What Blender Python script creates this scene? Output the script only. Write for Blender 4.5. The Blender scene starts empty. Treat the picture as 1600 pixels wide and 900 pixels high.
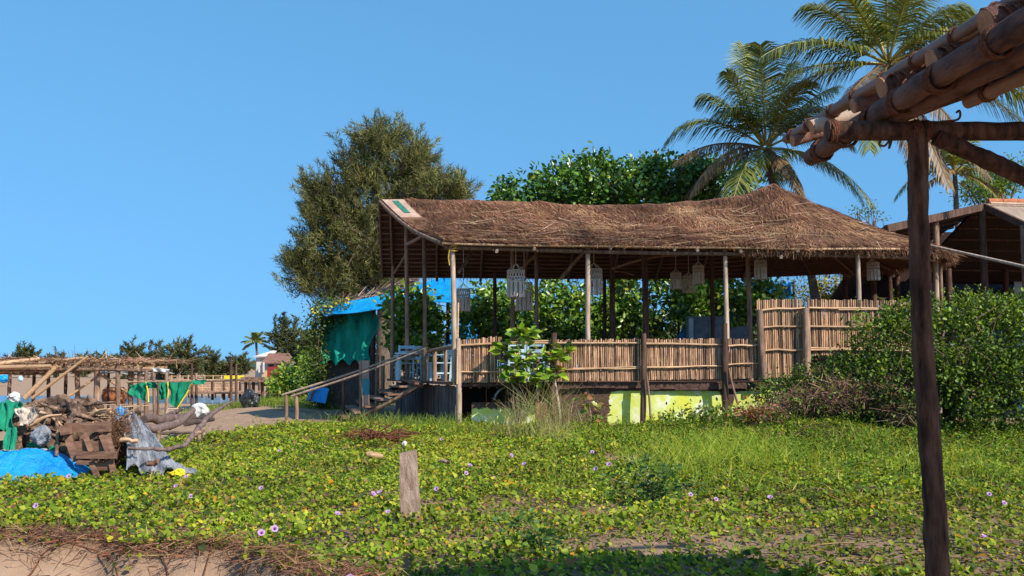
import bpy, math, random
import numpy as np
from mathutils import Vector, Matrix

# ------------------------------------------------------------------ camera, sky, sun
scene = bpy.context.scene
COL = scene.collection
FPX = 35.0 / 36.0 * 1600.0
EYE = 1.4
PITCH = math.atan(125.0 / FPX)
cam = bpy.data.objects.new("camera", bpy.data.cameras.new("camera"))
COL.objects.link(cam)
cam.location = (0, 0, EYE)
cam.rotation_euler = (math.pi / 2 + PITCH, 0, 0)
cam.data.lens = 35.0
cam.data.sensor_width = 36.0
cam.data.clip_start = 0.05
cam.data.clip_end = 9000
scene.camera = cam

SUN_DIR = Vector((0.86, -0.84, 1.0)).normalized()          # towards the sun
elev = math.asin(SUN_DIR.z)
world = bpy.data.worlds.new("World")
scene.world = world
world.use_nodes = True
wn = world.node_tree.nodes
wl = world.node_tree.links
bg = wn["Background"]
sky = wn.new("ShaderNodeTexSky")
sky.sky_type = 'NISHITA'
sky.sun_disc = False
sky.sun_elevation = elev
sky.sun_rotation = math.atan2(SUN_DIR.x, SUN_DIR.y)
sky.altitude = 0
sky.air_density = 1.0
sky.dust_density = 0.25
sky.ozone_density = 2.5
hsv = wn.new("ShaderNodeHueSaturation")
hsv.inputs["Saturation"].default_value = 1.2
hsv.inputs["Hue"].default_value = 0.486
hsv.inputs["Value"].default_value = 1.36
wl.new(sky.outputs[0], hsv.inputs["Color"])
# clear, dry tropical sky: the pale horizon band is narrow, so the dome is sampled a little higher throughout
tcw = wn.new("ShaderNodeTexCoord")
mpw = wn.new("ShaderNodeVectorMath"); mpw.operation = 'MULTIPLY_ADD'
mpw.inputs[1].default_value = (1, 1, 0.52); mpw.inputs[2].default_value = (0, 0, 0.40)
nmw = wn.new("ShaderNodeVectorMath"); nmw.operation = 'NORMALIZE'
wl.new(tcw.outputs["Generated"], mpw.inputs[0]); wl.new(mpw.outputs[0], nmw.inputs[0]); wl.new(nmw.outputs[0], sky.inputs["Vector"])
wl.new(hsv.outputs[0], bg.inputs[0])
bg.inputs[1].default_value = 0.145
sun = bpy.data.objects.new("sun", bpy.data.lights.new("sun", 'SUN'))
COL.objects.link(sun)
sun.rotation_euler = SUN_DIR.to_track_quat('Z', 'Y').to_euler()
sun.location = (20, -20, 30)
sun.data.energy = 5.0
sun.data.angle = math.radians(0.5)
sun.data.color = (1.0, 0.92, 0.80)
vs = scene.view_settings
vs.view_transform = 'Standard'
vs.look = 'None'
vs.gamma = 1.0
vs.exposure = 0.4
vs.use_curve_mapping = False
scene.cycles.max_bounces = 6
scene.cycles.transparent_max_bounces = 6

rng = np.random.default_rng(11)
random.seed(5)
R = math.radians

# ------------------------------------------------------------------ helpers
def at(u, v, Y):
    """photo pixel (1600x900) at depth Y -> world point"""
    x = (u - 800) / FPX
    y = (450 - v) / FPX
    dy = math.cos(PITCH) - math.sin(PITCH) * y
    dz = math.sin(PITCH) + math.cos(PITCH) * y
    s = Y / dy
    return np.array((x * s, Y, EYE + dz * s))

def gat(u, v, z=0.0):
    """photo pixel on the level z -> world point"""
    x = (u - 800) / FPX
    y = (450 - v) / FPX
    dy = math.cos(PITCH) - math.sin(PITCH) * y
    dz = math.sin(PITCH) + math.cos(PITCH) * y
    s = (z - EYE) / dz
    return np.array((x * s, dy * s, z))

def sm(a, b, x):
    t = np.clip((x - a) / (b - a), 0, 1)
    return t * t * (3 - 2 * t)

_nk = np.random.default_rng(3)
_W = [(_nk.normal(0, 1, 2), _nk.uniform(0, 6.28)) for _ in range(40)]
def wob(x, y, f=1.0, k=0, n=8):
    """smooth pseudo noise in about -1..1"""
    s = 0
    for i in range(n):
        (w, p) = _W[(i + k * 7) % 40]
        s = s + np.sin((w[0] * x + w[1] * y) * f + p + k)
    return s / math.sqrt(n) * 0.8

def edge_y(x):
    """front lip of the vegetated bank"""
    return np.interp(x, [-30, -4.1, -2.5, -1.83, -1.27, -0.5, 0.6, 30],
                     [8.3, 7.95, 7.9, 7.45, 6.75, 5.9, 4.9, 4.4]) + 0.12 * np.sin(x * 5.1) + 0.08 * np.sin(x * 11.3 + 1)

def shore_x(y):
    return np.interp(y, [0, 13, 15, 17, 19, 24, 28, 31, 34, 45, 60, 70, 95, 140],
                     [-40, -26, -12, -7.2, -6.1, -5.6, -5.3, -6.5, -8.5, -9.5, -10, -11, -14, -30])

def gz(x, y):
    x = np.asarray(x, float); y = np.asarray(y, float)
    z = 0.05 * wob(x, y, 0.9, 1) + 0.025 * wob(x, y, 3.1, 2)
    z = z + 0.34 * np.exp(-((x - 6.6) / 3.4) ** 2 - ((y - 20.8) / 1.9) ** 2)
    d = shore_x(y) - x
    z = z - 0.78 * sm(-0.4, 8.0, d) * sm(13.5, 17, y)
    z = z - 0.7 * sm(66, 72, y) * (1 - sm(84, 90, y)) * sm(-3, 4, d)
    z = z + 0.5 * sm(110, 190, y)
    e = edge_y(x) - y
    z = z - 0.42 * sm(-0.12, 0.42, e) - 0.25 * sm(0.4, 3.5, e)
    far = sm(150, 400, np.hypot(x, y))
    return z * (1 - far) - 0.3 * far

def gz1(x, y):
    return float(gz(x, y))

ORI = {}
def tag(o, label=None, cat=None, group=None, kind=None):
    if label: o["label"] = label
    if cat: o["category"] = cat
    if group: o["group"] = group
    if kind: o["kind"] = kind
    return o

def thing(name, label, cat, loc, group=None):
    o = bpy.data.objects.new(name, None)
    o.empty_display_size = 0.2
    COL.objects.link(o)
    o.location = tuple(float(c) for c in loc)
    ORI[o] = np.array(loc, float)
    return tag(o, label, cat, group)

def frames(P):
    P = np.asarray(P, float)
    T = np.gradient(P, axis=0)
    T /= np.linalg.norm(T, axis=1)[:, None] + 1e-12
    up = np.array((0, 0, 1.0)) if abs(T[0][2]) < 0.9 else np.array((1.0, 0, 0))
    N = []
    n = np.cross(T[0], up); n /= np.linalg.norm(n)
    for t in T:
        n = n - t * np.dot(n, t); n /= np.linalg.norm(n) + 1e-12
        N.append(n)
    N = np.array(N)
    return T, N, np.cross(T, N)

def cr(pts, n=8):
    """Catmull-Rom through points"""
    P = np.asarray(pts, float)
    if len(P) < 3:
        return np.array([P[0] + (P[-1] - P[0]) * t for t in np.linspace(0, 1, n + 1)])
    Q = np.vstack([2 * P[0] - P[1], P, 2 * P[-1] - P[-2]])
    out = []
    for i in range(1, len(Q) - 2):
        for t in np.linspace(0, 1, n, endpoint=False):
            a, b, c, d = Q[i - 1], Q[i], Q[i + 1], Q[i + 2]
            out.append(0.5 * (2 * b + (c - a) * t + (2 * a - 5 * b + 4 * c - d) * t * t + (3 * b - a - 3 * c + d) * t ** 3))
    out.append(P[-1])
    return np.array(out)

class MB:
    def __init__(s):
        s.v = []; s.f = []; s.c = []; s.sm = []
    def add(s, V, F, col=None, smooth=False):
        o = len(s.v)
        s.v += [tuple(map(float, p)) for p in V]
        s.f += [tuple(i + o for i in f) for f in F]
        s.sm += [smooth] * len(F)
        s.c += [col if col is not None else (0.5, 0.5, 0.5)] * len(V)
        return s
    def tube(s, P, r, n=7, cap=True, rough=0.0, col=None, seed=None):
        P = np.asarray(P, float)
        m = len(P)
        r = np.interp(np.linspace(0, 1, m), np.linspace(0, 1, len(r)), r) if np.ndim(r) else np.full(m, float(r))
        T, N, B = frames(P)
        a = np.linspace(0, 2 * np.pi, n, endpoint=False)
        V = []
        for i in range(m):
            rr = r[i] * (1 + (rng.normal(0, rough, n) if rough else 0))
            ring = P[i] + (np.cos(a) * rr)[:, None] * N[i] + (np.sin(a) * rr)[:, None] * B[i]
            V += list(ring)
        F = []
        for i in range(m - 1):
            for j in range(n):
                k = (j + 1) % n
                F.append((i * n + j, i * n + k, (i + 1) * n + k, (i + 1) * n + j))
        s.add(V, F, col, True)
        if cap:
            s.add(V[:n], [tuple(range(n))[::-1]], col)
            s.add(V[-n:], [tuple(range(n))], col)
        return s
    def bar(s, a, b, w, h, up=(0, 0, 1), col=None):
        """board from a to b, w across, h along 'up'"""
        a = np.array(a, float); b = np.array(b, float)
        t = b - a; t /= np.linalg.norm(t)
        u = np.array(up, float); u = u - t * u.dot(t)
        if np.linalg.norm(u) < 1e-6:
            u = np.array((0, 1.0, 0)); u = u - t * u.dot(t)
        u /= np.linalg.norm(u)
        x = np.cross(t, u)
        V = [p + x * i * w / 2 + u * j * h / 2 for p in (a, b) for (i, j) in ((-1, -1), (1, -1), (1, 1), (-1, 1))]
        F = [(0, 3, 2, 1), (4, 5, 6, 7), (0, 1, 5, 4), (1, 2, 6, 5), (2, 3, 7, 6), (3, 0, 4, 7)]
        return s.add(V, F, col)
    def box(s, lo, hi, col=None):
        lo = np.array(lo, float); hi = np.array(hi, float)
        c = (lo + hi) / 2
        return s.bar((c[0], lo[1], c[2]), (c[0], hi[1], c[2]), hi[0] - lo[0], hi[2] - lo[2], (0, 0, 1), col)
    def slab(s, poly, thick, col=None):
        """planar polygon given thickness downwards along its normal"""
        P = np.array(poly, float)
        n = np.cross(P[1] - P[0], P[2] - P[0]); n /= np.linalg.norm(n)
        m = len(P)
        V = list(P) + list(P - n * thick)
        F = [tuple(range(m)), tuple(range(2 * m - 1, m - 1, -1))] + [(i, i + m, (i + 1) % m + m, (i + 1) % m) for i in range(m)]
        return s.add(V, F, col)
    def grid(s, G, thick=0.0, col=None):
        """G[i][j] points -> smooth sheet, closed with a thickness if asked"""
        G = np.asarray(G, float)
        a, b = G.shape[:2]
        F = [(i * b + j, i * b + j + 1, (i + 1) * b + j + 1, (i + 1) * b + j) for i in range(a - 1) for j in range(b - 1)]
        V = G.reshape(-1, 3)
        s.add(V, F, col, True)
        if thick:
            gu = np.gradient(G, axis=0); gv = np.gradient(G, axis=1)
            n = np.cross(gu, gv); n /= np.linalg.norm(n, axis=2)[..., None] + 1e-9
            V2 = (G + n * thick).reshape(-1, 3)
            s.add(V2, [f[::-1] for f in F], col, True)
            idx = [(0, j) for j in range(b)] + [(i, b - 1) for i in range(1, a)] + [(a - 1, j) for j in range(b - 2, -1, -1)] + [(i, 0) for i in range(a - 2, -1, -1)]
            rim = [V[i * b + j] for i, j in idx] + [V2[i * b + j] for i, j in idx]
            m = len(idx)
            s.add(rim, [(k, k + m, (k + 1) + m, k + 1) for k in range(m - 1)], col)
        return s
    def build(s, name, mat, parent=None, origin=None, usecol=False):
        V = np.array(s.v, float)
        if parent is not None:
            o0 = ORI[parent]
        elif origin is not None:
            o0 = np.array(origin, float)
        else:
            lo, hi = V.min(0), V.max(0)
            o0 = np.array(((lo[0] + hi[0]) / 2, (lo[1] + hi[1]) / 2, lo[2]))
        me = bpy.data.meshes.new(name)
        me.from_pydata((V - o0).tolist(), [], s.f)
        me.polygons.foreach_set("use_smooth", s.sm)
        me.materials.append(mat)
        if usecol:
            at_ = me.color_attributes.new("col", 'FLOAT_COLOR', 'POINT')
            cc = np.ones((len(V), 4)); cc[:, :3] = np.array(s.c)
            at_.data.foreach_set("color", cc.ravel())
        me.update()
        o = bpy.data.objects.new(name, me)
        COL.objects.link(o)
        ORI[o] = o0
        if parent is not None:
            o.parent = parent
        else:
            o.location = tuple(o0)
        return o

def bigmesh(name, V, Q, cols, mat, parent=None, origin=None, tri=False):
    """fast mesh from numpy arrays; Q (M,4) or (M,3); cols per vertex"""
    V = np.asarray(V, np.float32); Q = np.asarray(Q, np.int32)
    if parent is not None: o0 = ORI[parent]
    elif origin is not None: o0 = np.array(origin, float)
    else:
        lo, hi = V.min(0), V.max(0)
        o0 = np.array(((lo[0] + hi[0]) / 2, (lo[1] + hi[1]) / 2, lo[2]))
    me = bpy.data.meshes.new(name)
    k = Q.shape[1]
    me.vertices.add(len(V)); me.loops.add(Q.size); me.polygons.add(len(Q))
    me.vertices.foreach_set("co", (V - o0).astype(np.float32).ravel())
    me.loops.foreach_set("vertex_index", Q.ravel())
    me.polygons.foreach_set("loop_start", np.arange(0, Q.size, k, dtype=np.int32))
    me.polygons.foreach_set("loop_total", np.full(len(Q), k, np.int32))
    me.update(calc_edges=True)
    a = me.color_attributes.new("col", 'FLOAT_COLOR', 'POINT')
    cc = np.ones((len(V), 4), np.float32); cc[:, :3] = cols
    a.data.foreach_set("color", cc.ravel())
    me.materials.append(mat)
    o = bpy.data.objects.new(name, me)
    COL.objects.link(o)
    ORI[o] = o0
    if parent is not None: o.parent = parent
    else: o.location = tuple(float(c) for c in o0)
    return o

def unit(a):
    return a / (np.linalg.norm(a, axis=-1, keepdims=True) + 1e-9)

def leaves(P, A, N, L, W, C, fold=0.25, wide=0.6, droop=0.0):
    """leaf blades: base P, axis A, normal N, length L, width W, colour C -> V, Q, cols (6 verts, 2 quads each)"""
    n = len(P)
    A = unit(A); S = unit(np.cross(A, N)); N = np.cross(S, A)
    L = np.broadcast_to(np.asarray(L, float), (n,))[:, None]; W = np.broadcast_to(np.asarray(W, float), (n,))[:, None]
    up = N * W * fold
    b = P
    t = P + A * L - N * L * droop
    q1 = P + A * L * 0.28 + up * 0.7 - N * L * droop * 0.1
    q2 = P + A * L * wide + up - N * L * droop * 0.5
    l1 = q1 - S * W * 0.38; r1 = q1 + S * W * 0.38
    l2 = q2 - S * W * 0.5; r2 = q2 + S * W * 0.5
    V = np.stack([b, l1, l2, t, r2, r1], 1).reshape(-1, 3)
    i = np.arange(n)[:, None] * 6
    Q = np.concatenate([i + np.array([[0, 3, 2, 1]]), i + np.array([[0, 5, 4, 3]])], 0)
    return V, Q, np.repeat(C, 6, 0)

def blades(P, A, N, L, W, C, bend=0.0):
    """narrow tapered strips (4 verts, 1 quad)"""
    n = len(P)
    A = unit(A); S = unit(np.cross(A, N)); N2 = np.cross(S, A)
    L = np.broadcast_to(np.asarray(L, float), (n,))[:, None]; W = np.broadcast_to(np.asarray(W, float), (n,))[:, None]
    e = P + A * L + N2 * L * bend
    V = np.stack([P - S * W / 2, P + S * W / 2, e + S * W * 0.16, e - S * W * 0.16], 1).reshape(-1, 3)
    Q = np.arange(n * 4).reshape(-1, 4)
    return V, Q, np.repeat(C, 4, 0)

def merge(parts):
    V = []; Q = []; C = []; o = 0
    for v, q, c in parts:
        V.append(v); Q.append(q + o); C.append(c); o += len(v)
    return np.concatenate(V), np.concatenate(Q), np.concatenate(C)

def pick(cols, n, p=None, jit=0.12):
    cols = np.array(cols, float)
    i = rng.choice(len(cols), n, p=p)
    return np.clip(cols[i] * (1 + rng.normal(0, jit, (n, 1))) * (1 + rng.normal(0, jit * 0.4, (n, 3))), 0.003, 1)

def rdir(n):
    return unit(rng.normal(0, 1, (n, 3)))

# ------------------------------------------------------------------ materials
def nodes_of(name):
    m = bpy.data.materials.new(name)
    m.use_nodes = True
    nt = m.node_tree
    return m, nt, nt.nodes["Principled BSDF"]

def nd(nt, kind, **kw):
    n = nt.nodes.new(kind)
    for k, v in kw.items():
        if hasattr(n, k): setattr(n, k, v)
        else: n.inputs[k].default_value = v
    return n

def mk(name, c1, c2, scale=6.0, rough=0.85, bump=0.15, stretch=(1, 1, 1), rand=0.0, spec=0.25, c3=None, detail=6.0, bscale=None, attr=False, bdist=0.02):
    m, nt, bs = nodes_of(name)
    L = nt.links
    tc = nd(nt, "ShaderNodeTexCoord")
    mp = nd(nt, "ShaderNodeMapping")
    mp.inputs["Scale"].default_value = stretch
    L.new(tc.outputs["Object"], mp.inputs[0])
    oi = nd(nt, "ShaderNodeObjectInfo")
    if rand:
        ad = nd(nt, "ShaderNodeVectorMath", operation='ADD')
        sc = nd(nt, "ShaderNodeVectorMath", operation='SCALE')
        L.new(oi.outputs["Random"], sc.inputs["Scale"]); sc.inputs[0].default_value = (37, 19, 53)
        L.new(mp.outputs[0], ad.inputs[0]); L.new(sc.outputs[0], ad.inputs[1])
        vec = ad.outputs[0]
    else:
        vec = mp.outputs[0]
    nz = nd(nt, "ShaderNodeTexNoise", Scale=scale, Detail=detail, Roughness=0.62)
    L.new(vec, nz.inputs["Vector"])
    rp = nd(nt, "ShaderNodeValToRGB")
    rp.color_ramp.elements[0].position = 0.32; rp.color_ramp.elements[0].color = (*c1, 1)
    rp.color_ramp.elements[1].position = 0.68; rp.color_ramp.elements[1].color = (*c2, 1)
    if c3:
        e = rp.color_ramp.elements.new(0.5); e.color = (*c3, 1)
    L.new(nz.outputs["Fac"], rp.inputs[0])
    out = rp.outputs[0]
    if rand:
        mr = nd(nt, "ShaderNodeMapRange")
        mr.inputs["To Min"].default_value = 1 - rand; mr.inputs["To Max"].default_value = 1 + rand
        L.new(oi.outputs["Random"], mr.inputs[0])
        mx = nd(nt, "ShaderNodeVectorMath", operation='SCALE')
        L.new(out, mx.inputs[0]); L.new(mr.outputs[0], mx.inputs["Scale"])
        out = mx.outputs[0]
    if attr:
        av = nd(nt, "ShaderNodeVertexColor", layer_name="col")
        mx = nd(nt, "ShaderNodeMix", data_type='RGBA', blend_type='MULTIPLY')
        mx.inputs[0].default_value = 1
        L.new(av.outputs[0], mx.inputs[6]); L.new(out, mx.inputs[7]); out = mx.outputs[2]
    L.new(out, bs.inputs["Base Color"])
    bs.inputs["Roughness"].default_value = rough
    bs.inputs["Specular IOR Level"].default_value = spec
    if bump:
        n2 = nd(nt, "ShaderNodeTexNoise", Scale=bscale or scale * 2.3, Detail=8.0, Roughness=0.7)
        L.new(vec, n2.inputs["Vector"])
        bp = nd(nt, "ShaderNodeBump", Strength=min(1.0, bump * 3), Distance=bdist)
        L.new(n2.outputs["Fac"], bp.inputs["Height"])
        L.new(bp.outputs[0], bs.inputs["Normal"])
    return m

def leafmat(name, trans=0.35, rough=0.5, spec=0.3, tint=(1.25, 1.15, 0.45)):
    m, nt, bs = nodes_of(name)
    L = nt.links
    av = nd(nt, "ShaderNodeVertexColor", layer_name="col")
    L.new(av.outputs[0], bs.inputs["Base Color"])
    bs.inputs["Roughness"].default_value = rough
    bs.inputs["Specular IOR Level"].default_value = spec
    if trans:
        tb = nd(nt, "ShaderNodeBsdfTranslucent")
        mx = nd(nt, "ShaderNodeMix", data_type='RGBA', blend_type='MULTIPLY')
        mx.inputs[0].default_value = 1; mx.inputs[7].default_value = (*tint, 1)
        L.new(av.outputs[0], mx.inputs[6]); L.new(mx.outputs[2], tb.inputs[0])
        ms = nd(nt, "ShaderNodeMixShader"); ms.inputs[0].default_value = trans
        out = nt.nodes["Material Output"]
        L.new(bs.outputs[0], ms.inputs[1]); L.new(tb.outputs[0], ms.inputs[2]); L.new(ms.outputs[0], out.inputs[0])
    return m

M = {}
M['leaf'] = leafmat("leaf", 0.38, 0.45, 0.35)
M['vine'] = leafmat("vine_leaf", 0.36, 0.55, 0.18, (1.3, 1.15, 0.4))
M['leaf_gloss'] = leafmat("leaf_gloss", 0.22, 0.32, 0.5)
M['needle'] = leafmat("needle", 0.25, 0.7, 0.1, (1.1, 1.0, 0.6))
M['straw'] = leafmat("straw", 0.0, 0.8, 0.15)
M['petal'] = leafmat("petal", 0.45, 0.6, 0.2, (1, 1, 1))
M['post'] = mk("weathered_post", (0.13, 0.075, 0.05), (0.34, 0.22, 0.15), 5, 0.85, 0.2, (3, 3, 0.5), 0.25)
M['palepost'] = mk("pale_post", (0.30, 0.20, 0.14), (0.52, 0.40, 0.30), 4, 0.7, 0.12, (3, 3, 0.6), 0.15)
M['darkpost'] = mk("dark_post", (0.05, 0.028, 0.02), (0.15, 0.085, 0.06), 5, 0.9, 0.25, (3, 3, 0.5), 0.2)
M['cane'] = mk("bamboo_cane", (0.15, 0.072, 0.04), (0.50, 0.30, 0.17), 3, 0.6, 0.08, (5, 5, 1.2), 0.72, 0.35)
M['rail'] = mk("bamboo_rail", (0.36, 0.2, 0.1), (0.58, 0.38, 0.22), 5, 0.6, 0.1, (1, 4, 4), 0.2, 0.35)
M['log'] = mk("shelter_log", (0.045, 0.02, 0.014), (0.27, 0.135, 0.095), 7, 0.75, 0.3, (2.2, 0.7, 2.2), 0.2, c3=(0.19, 0.088, 0.06), bdist=0.03)
M['logdark'] = mk("shelter_post_wood", (0.025, 0.011, 0.006), (0.22, 0.11, 0.065), 8, 0.85, 0.33, (3, 3, 0.6), 0.12, c3=(0.115, 0.052, 0.03), bdist=0.03)
M['bamboo'] = mk("bamboo_pole", (0.13, 0.06, 0.035), (0.30, 0.155, 0.095), 3, 0.5, 0.1, (3, 0.6, 3), 0.15, 0.4)
M['cut'] = mk("cut_wood", (0.28, 0.12, 0.06), (0.46, 0.24, 0.12), 20, 0.8, 0.1)
M['rope'] = mk("coir_rope", (0.10, 0.035, 0.02), (0.26, 0.10, 0.05), 60, 0.9, 0.3)
M['yrope'] = mk("yellow_rope", (0.45, 0.28, 0.04), (0.65, 0.42, 0.08), 40, 0.8, 0.2)
M['board'] = mk("brown_board", (0.10, 0.05, 0.032), (0.25, 0.135, 0.085), 5, 0.75, 0.15, (1, 4, 4), 0.15)
M['drift'] = mk("driftwood", (0.05, 0.027, 0.018), (0.40, 0.26, 0.17), 9, 0.9, 0.4, (1, 1, 1), 0.4, c3=(0.2, 0.12, 0.08), bdist=0.05)
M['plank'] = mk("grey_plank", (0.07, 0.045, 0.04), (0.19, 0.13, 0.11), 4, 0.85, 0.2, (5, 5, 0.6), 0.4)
M['concrete'] = mk("concrete_post", (0.17, 0.10, 0.07), (0.46, 0.33, 0.25), 11, 0.9, 0.3, (1.4, 1.4, 0.45), c3=(0.36, 0.245, 0.18), bdist=0.03)
M['thatch'] = mk("thatch_bed", (0.06, 0.03, 0.02), (0.24, 0.12, 0.07), 2.2, 0.95, 0.5, (1, 1, 1), 0, 0.1, bscale=30)
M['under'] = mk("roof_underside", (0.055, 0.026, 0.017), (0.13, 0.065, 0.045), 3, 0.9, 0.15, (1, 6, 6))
M['undershade'] = mk("underside_painted_shade", (0.016, 0.009, 0.007), (0.05, 0.027, 0.02), 3, 0.95, 0.15, (1, 6, 6))  # darker copy of the roof underside, hut interior shade put into the colour
M['batten'] = mk("roof_batten", (0.10, 0.055, 0.04), (0.22, 0.13, 0.09), 4, 0.85, 0.1, (0.5, 3, 3), 0.3)
M['sheet'] = mk("tan_sheet", (0.34, 0.21, 0.15), (0.52, 0.35, 0.26), 3, 0.8, 0.08)
M['greensheet'] = mk("green_sheet", (0.02, 0.12, 0.09), (0.05, 0.2, 0.14), 5, 0.6, 0.05)
M['bluetarp'] = mk("blue_tarp", (0.0, 0.19, 0.52), (0.005, 0.34, 0.74), 3.2, 0.33, 0.3, rand=0.1, spec=0.5, bscale=5, bdist=0.08)
M['bluecloth'] = mk("blue_cover", (0.0, 0.22, 0.55), (0.01, 0.33, 0.72), 1.5, 0.5, 0.06, rand=0.1, spec=0.4, bscale=7)
M['silver'] = mk("silver_tarp", (0.15, 0.165, 0.20), (0.38, 0.39, 0.42), 5, 0.33, 0.33, spec=0.6, bscale=7, bdist=0.08)
M['greennet'] = mk("green_net", (0.0, 0.13, 0.07), (0.01, 0.24, 0.13), 4, 0.75, 0.15, (4, 4, 0.6), bscale=20)
M['tealnet'] = mk("teal_net", (0.0, 0.16, 0.11), (0.004, 0.34, 0.23), 2.0, 0.7, 0.1, (2, 2, 0.5), bscale=20)
M['greynet'] = mk("grey_net", (0.24, 0.22, 0.2), (0.42, 0.40, 0.37), 14, 0.9, 0.3, bscale=60)
M['white'] = mk("white_plastic", (0.4, 0.39, 0.37), (0.68, 0.66, 0.63), 6, 0.5, 0.15, spec=0.4)
M['black'] = mk("black_plastic", (0.012, 0.012, 0.014), (0.04, 0.04, 0.042), 6, 0.4, 0.2, spec=0.5)
M['yellow'] = mk("yellow_plastic", (0.65, 0.5, 0.01), (0.8, 0.68, 0.03), 8, 0.4, 0.15, spec=0.4)
M['paleblue'] = mk("pale_blue_paint", (0.30, 0.46, 0.54), (0.48, 0.62, 0.68), 7, 0.6, 0.08, rand=0.08)
M['slatepaint'] = mk("grey_blue_paint", (0.10, 0.13, 0.16), (0.2, 0.25, 0.29), 6, 0.6, 0.08)
M['bluewall'] = mk("blue_board", (0.01, 0.09, 0.2), (0.02, 0.16, 0.32), 3, 0.6, 0.1)
M['teal'] = mk("teal_board", (0.05, 0.25, 0.27), (0.1, 0.36, 0.37), 5, 0.7, 0.1)
M['cotton'] = mk("cotton_cord", (0.52, 0.43, 0.35), (0.72, 0.62, 0.52), 40, 0.95, 0.3, (1, 1, 0.4))
M['brick'] = mk("orange_brick", (0.34, 0.11, 0.05), (0.52, 0.2, 0.09), 9, 0.9, 0.2)
M['bark'] = mk("bark", (0.07, 0.045, 0.03), (0.2, 0.14, 0.1), 9, 0.9, 0.4, (2, 2, 0.5))
M['palmtrunk'] = mk("palm_trunk", (0.08, 0.05, 0.035), (0.24, 0.17, 0.12), 3, 0.9, 0.4, (1, 1, 7))
M['coconut'] = mk("coconut", (0.35, 0.2, 0.02), (0.5, 0.32, 0.05), 5, 0.5, 0.1)
M['redroof'] = mk("red_roof", (0.17, 0.075, 0.055), (0.28, 0.14, 0.10), 1.5, 0.85, 0.1, (1, 1, 4))
M['redwall'] = mk("red_wall", (0.18, 0.02, 0.015), (0.28, 0.04, 0.03), 3, 0.8, 0.05)
M['tanroof'] = mk("tan_roof_sheet", (0.24, 0.17, 0.13), (0.42, 0.32, 0.25), 2, 0.7, 0.1, (6, 0.5, 1))
M['dune'] = mk("house_plaster", (0.5, 0.45, 0.4), (0.62, 0.58, 0.52), 3, 0.9, 0.05)

# ground: sand with litter and dry soil patches
def ground_mat():
    m, nt, bs = nodes_of("beach_ground")
    L = nt.links
    g = nd(nt, "ShaderNodeNewGeometry")
    n1 = nd(nt, "ShaderNodeTexNoise", Scale=0.9, Detail=8.0, Roughness=0.65); L.new(g.outputs["Position"], n1.inputs["Vector"])
    n2 = nd(nt, "ShaderNodeTexNoise", Scale=24.0, Detail=8.0, Roughness=0.75); L.new(g.outputs["Position"], n2.inputs["Vector"])
    n3 = nd(nt, "ShaderNodeTexNoise", Scale=5.0, Detail=6.0, Roughness=0.7); L.new(g.outputs["Position"], n3.inputs["Vector"])
    sand = nd(nt, "ShaderNodeValToRGB")
    sand.color_ramp.elements[0].position = 0.3; sand.color_ramp.elements[0].color = (0.27, 0.165, 0.105, 1)
    sand.color_ramp.elements[1].position = 0.7; sand.color_ramp.elements[1].color = (0.43, 0.29, 0.195, 1)
    L.new(n3.outputs[0], sand.inputs[0])
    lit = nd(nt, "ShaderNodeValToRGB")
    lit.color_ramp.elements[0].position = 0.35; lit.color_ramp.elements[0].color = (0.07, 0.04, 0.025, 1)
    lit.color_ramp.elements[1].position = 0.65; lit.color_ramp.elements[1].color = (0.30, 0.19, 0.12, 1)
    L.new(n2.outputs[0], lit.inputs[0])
    av = nd(nt, "ShaderNodeVertexColor", layer_name="col")
    sep = nd(nt, "ShaderNodeSeparateColor"); L.new(av.outputs[0], sep.inputs[0])
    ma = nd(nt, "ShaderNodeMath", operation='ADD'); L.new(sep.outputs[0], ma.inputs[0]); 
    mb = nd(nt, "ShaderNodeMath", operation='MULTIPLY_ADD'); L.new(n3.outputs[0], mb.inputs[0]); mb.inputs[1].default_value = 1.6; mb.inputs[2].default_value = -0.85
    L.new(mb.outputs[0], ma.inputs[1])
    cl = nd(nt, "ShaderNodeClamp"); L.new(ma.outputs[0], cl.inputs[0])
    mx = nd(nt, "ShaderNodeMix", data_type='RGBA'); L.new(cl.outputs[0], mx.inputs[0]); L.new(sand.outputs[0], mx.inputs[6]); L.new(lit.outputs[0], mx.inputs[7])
    L.new(mx.outputs[2], bs.inputs["Base Color"])
    bs.inputs["Roughness"].default_value = 0.95; bs.inputs["Specular IOR Level"].default_value = 0.1
    bp = nd(nt, "ShaderNodeBump", Strength=0.7, Distance=0.03); L.new(n2.outputs[0], bp.inputs["Height"]); L.new(bp.outputs[0], bs.inputs["Normal"])
    return m
M['ground'] = ground_mat()

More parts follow.
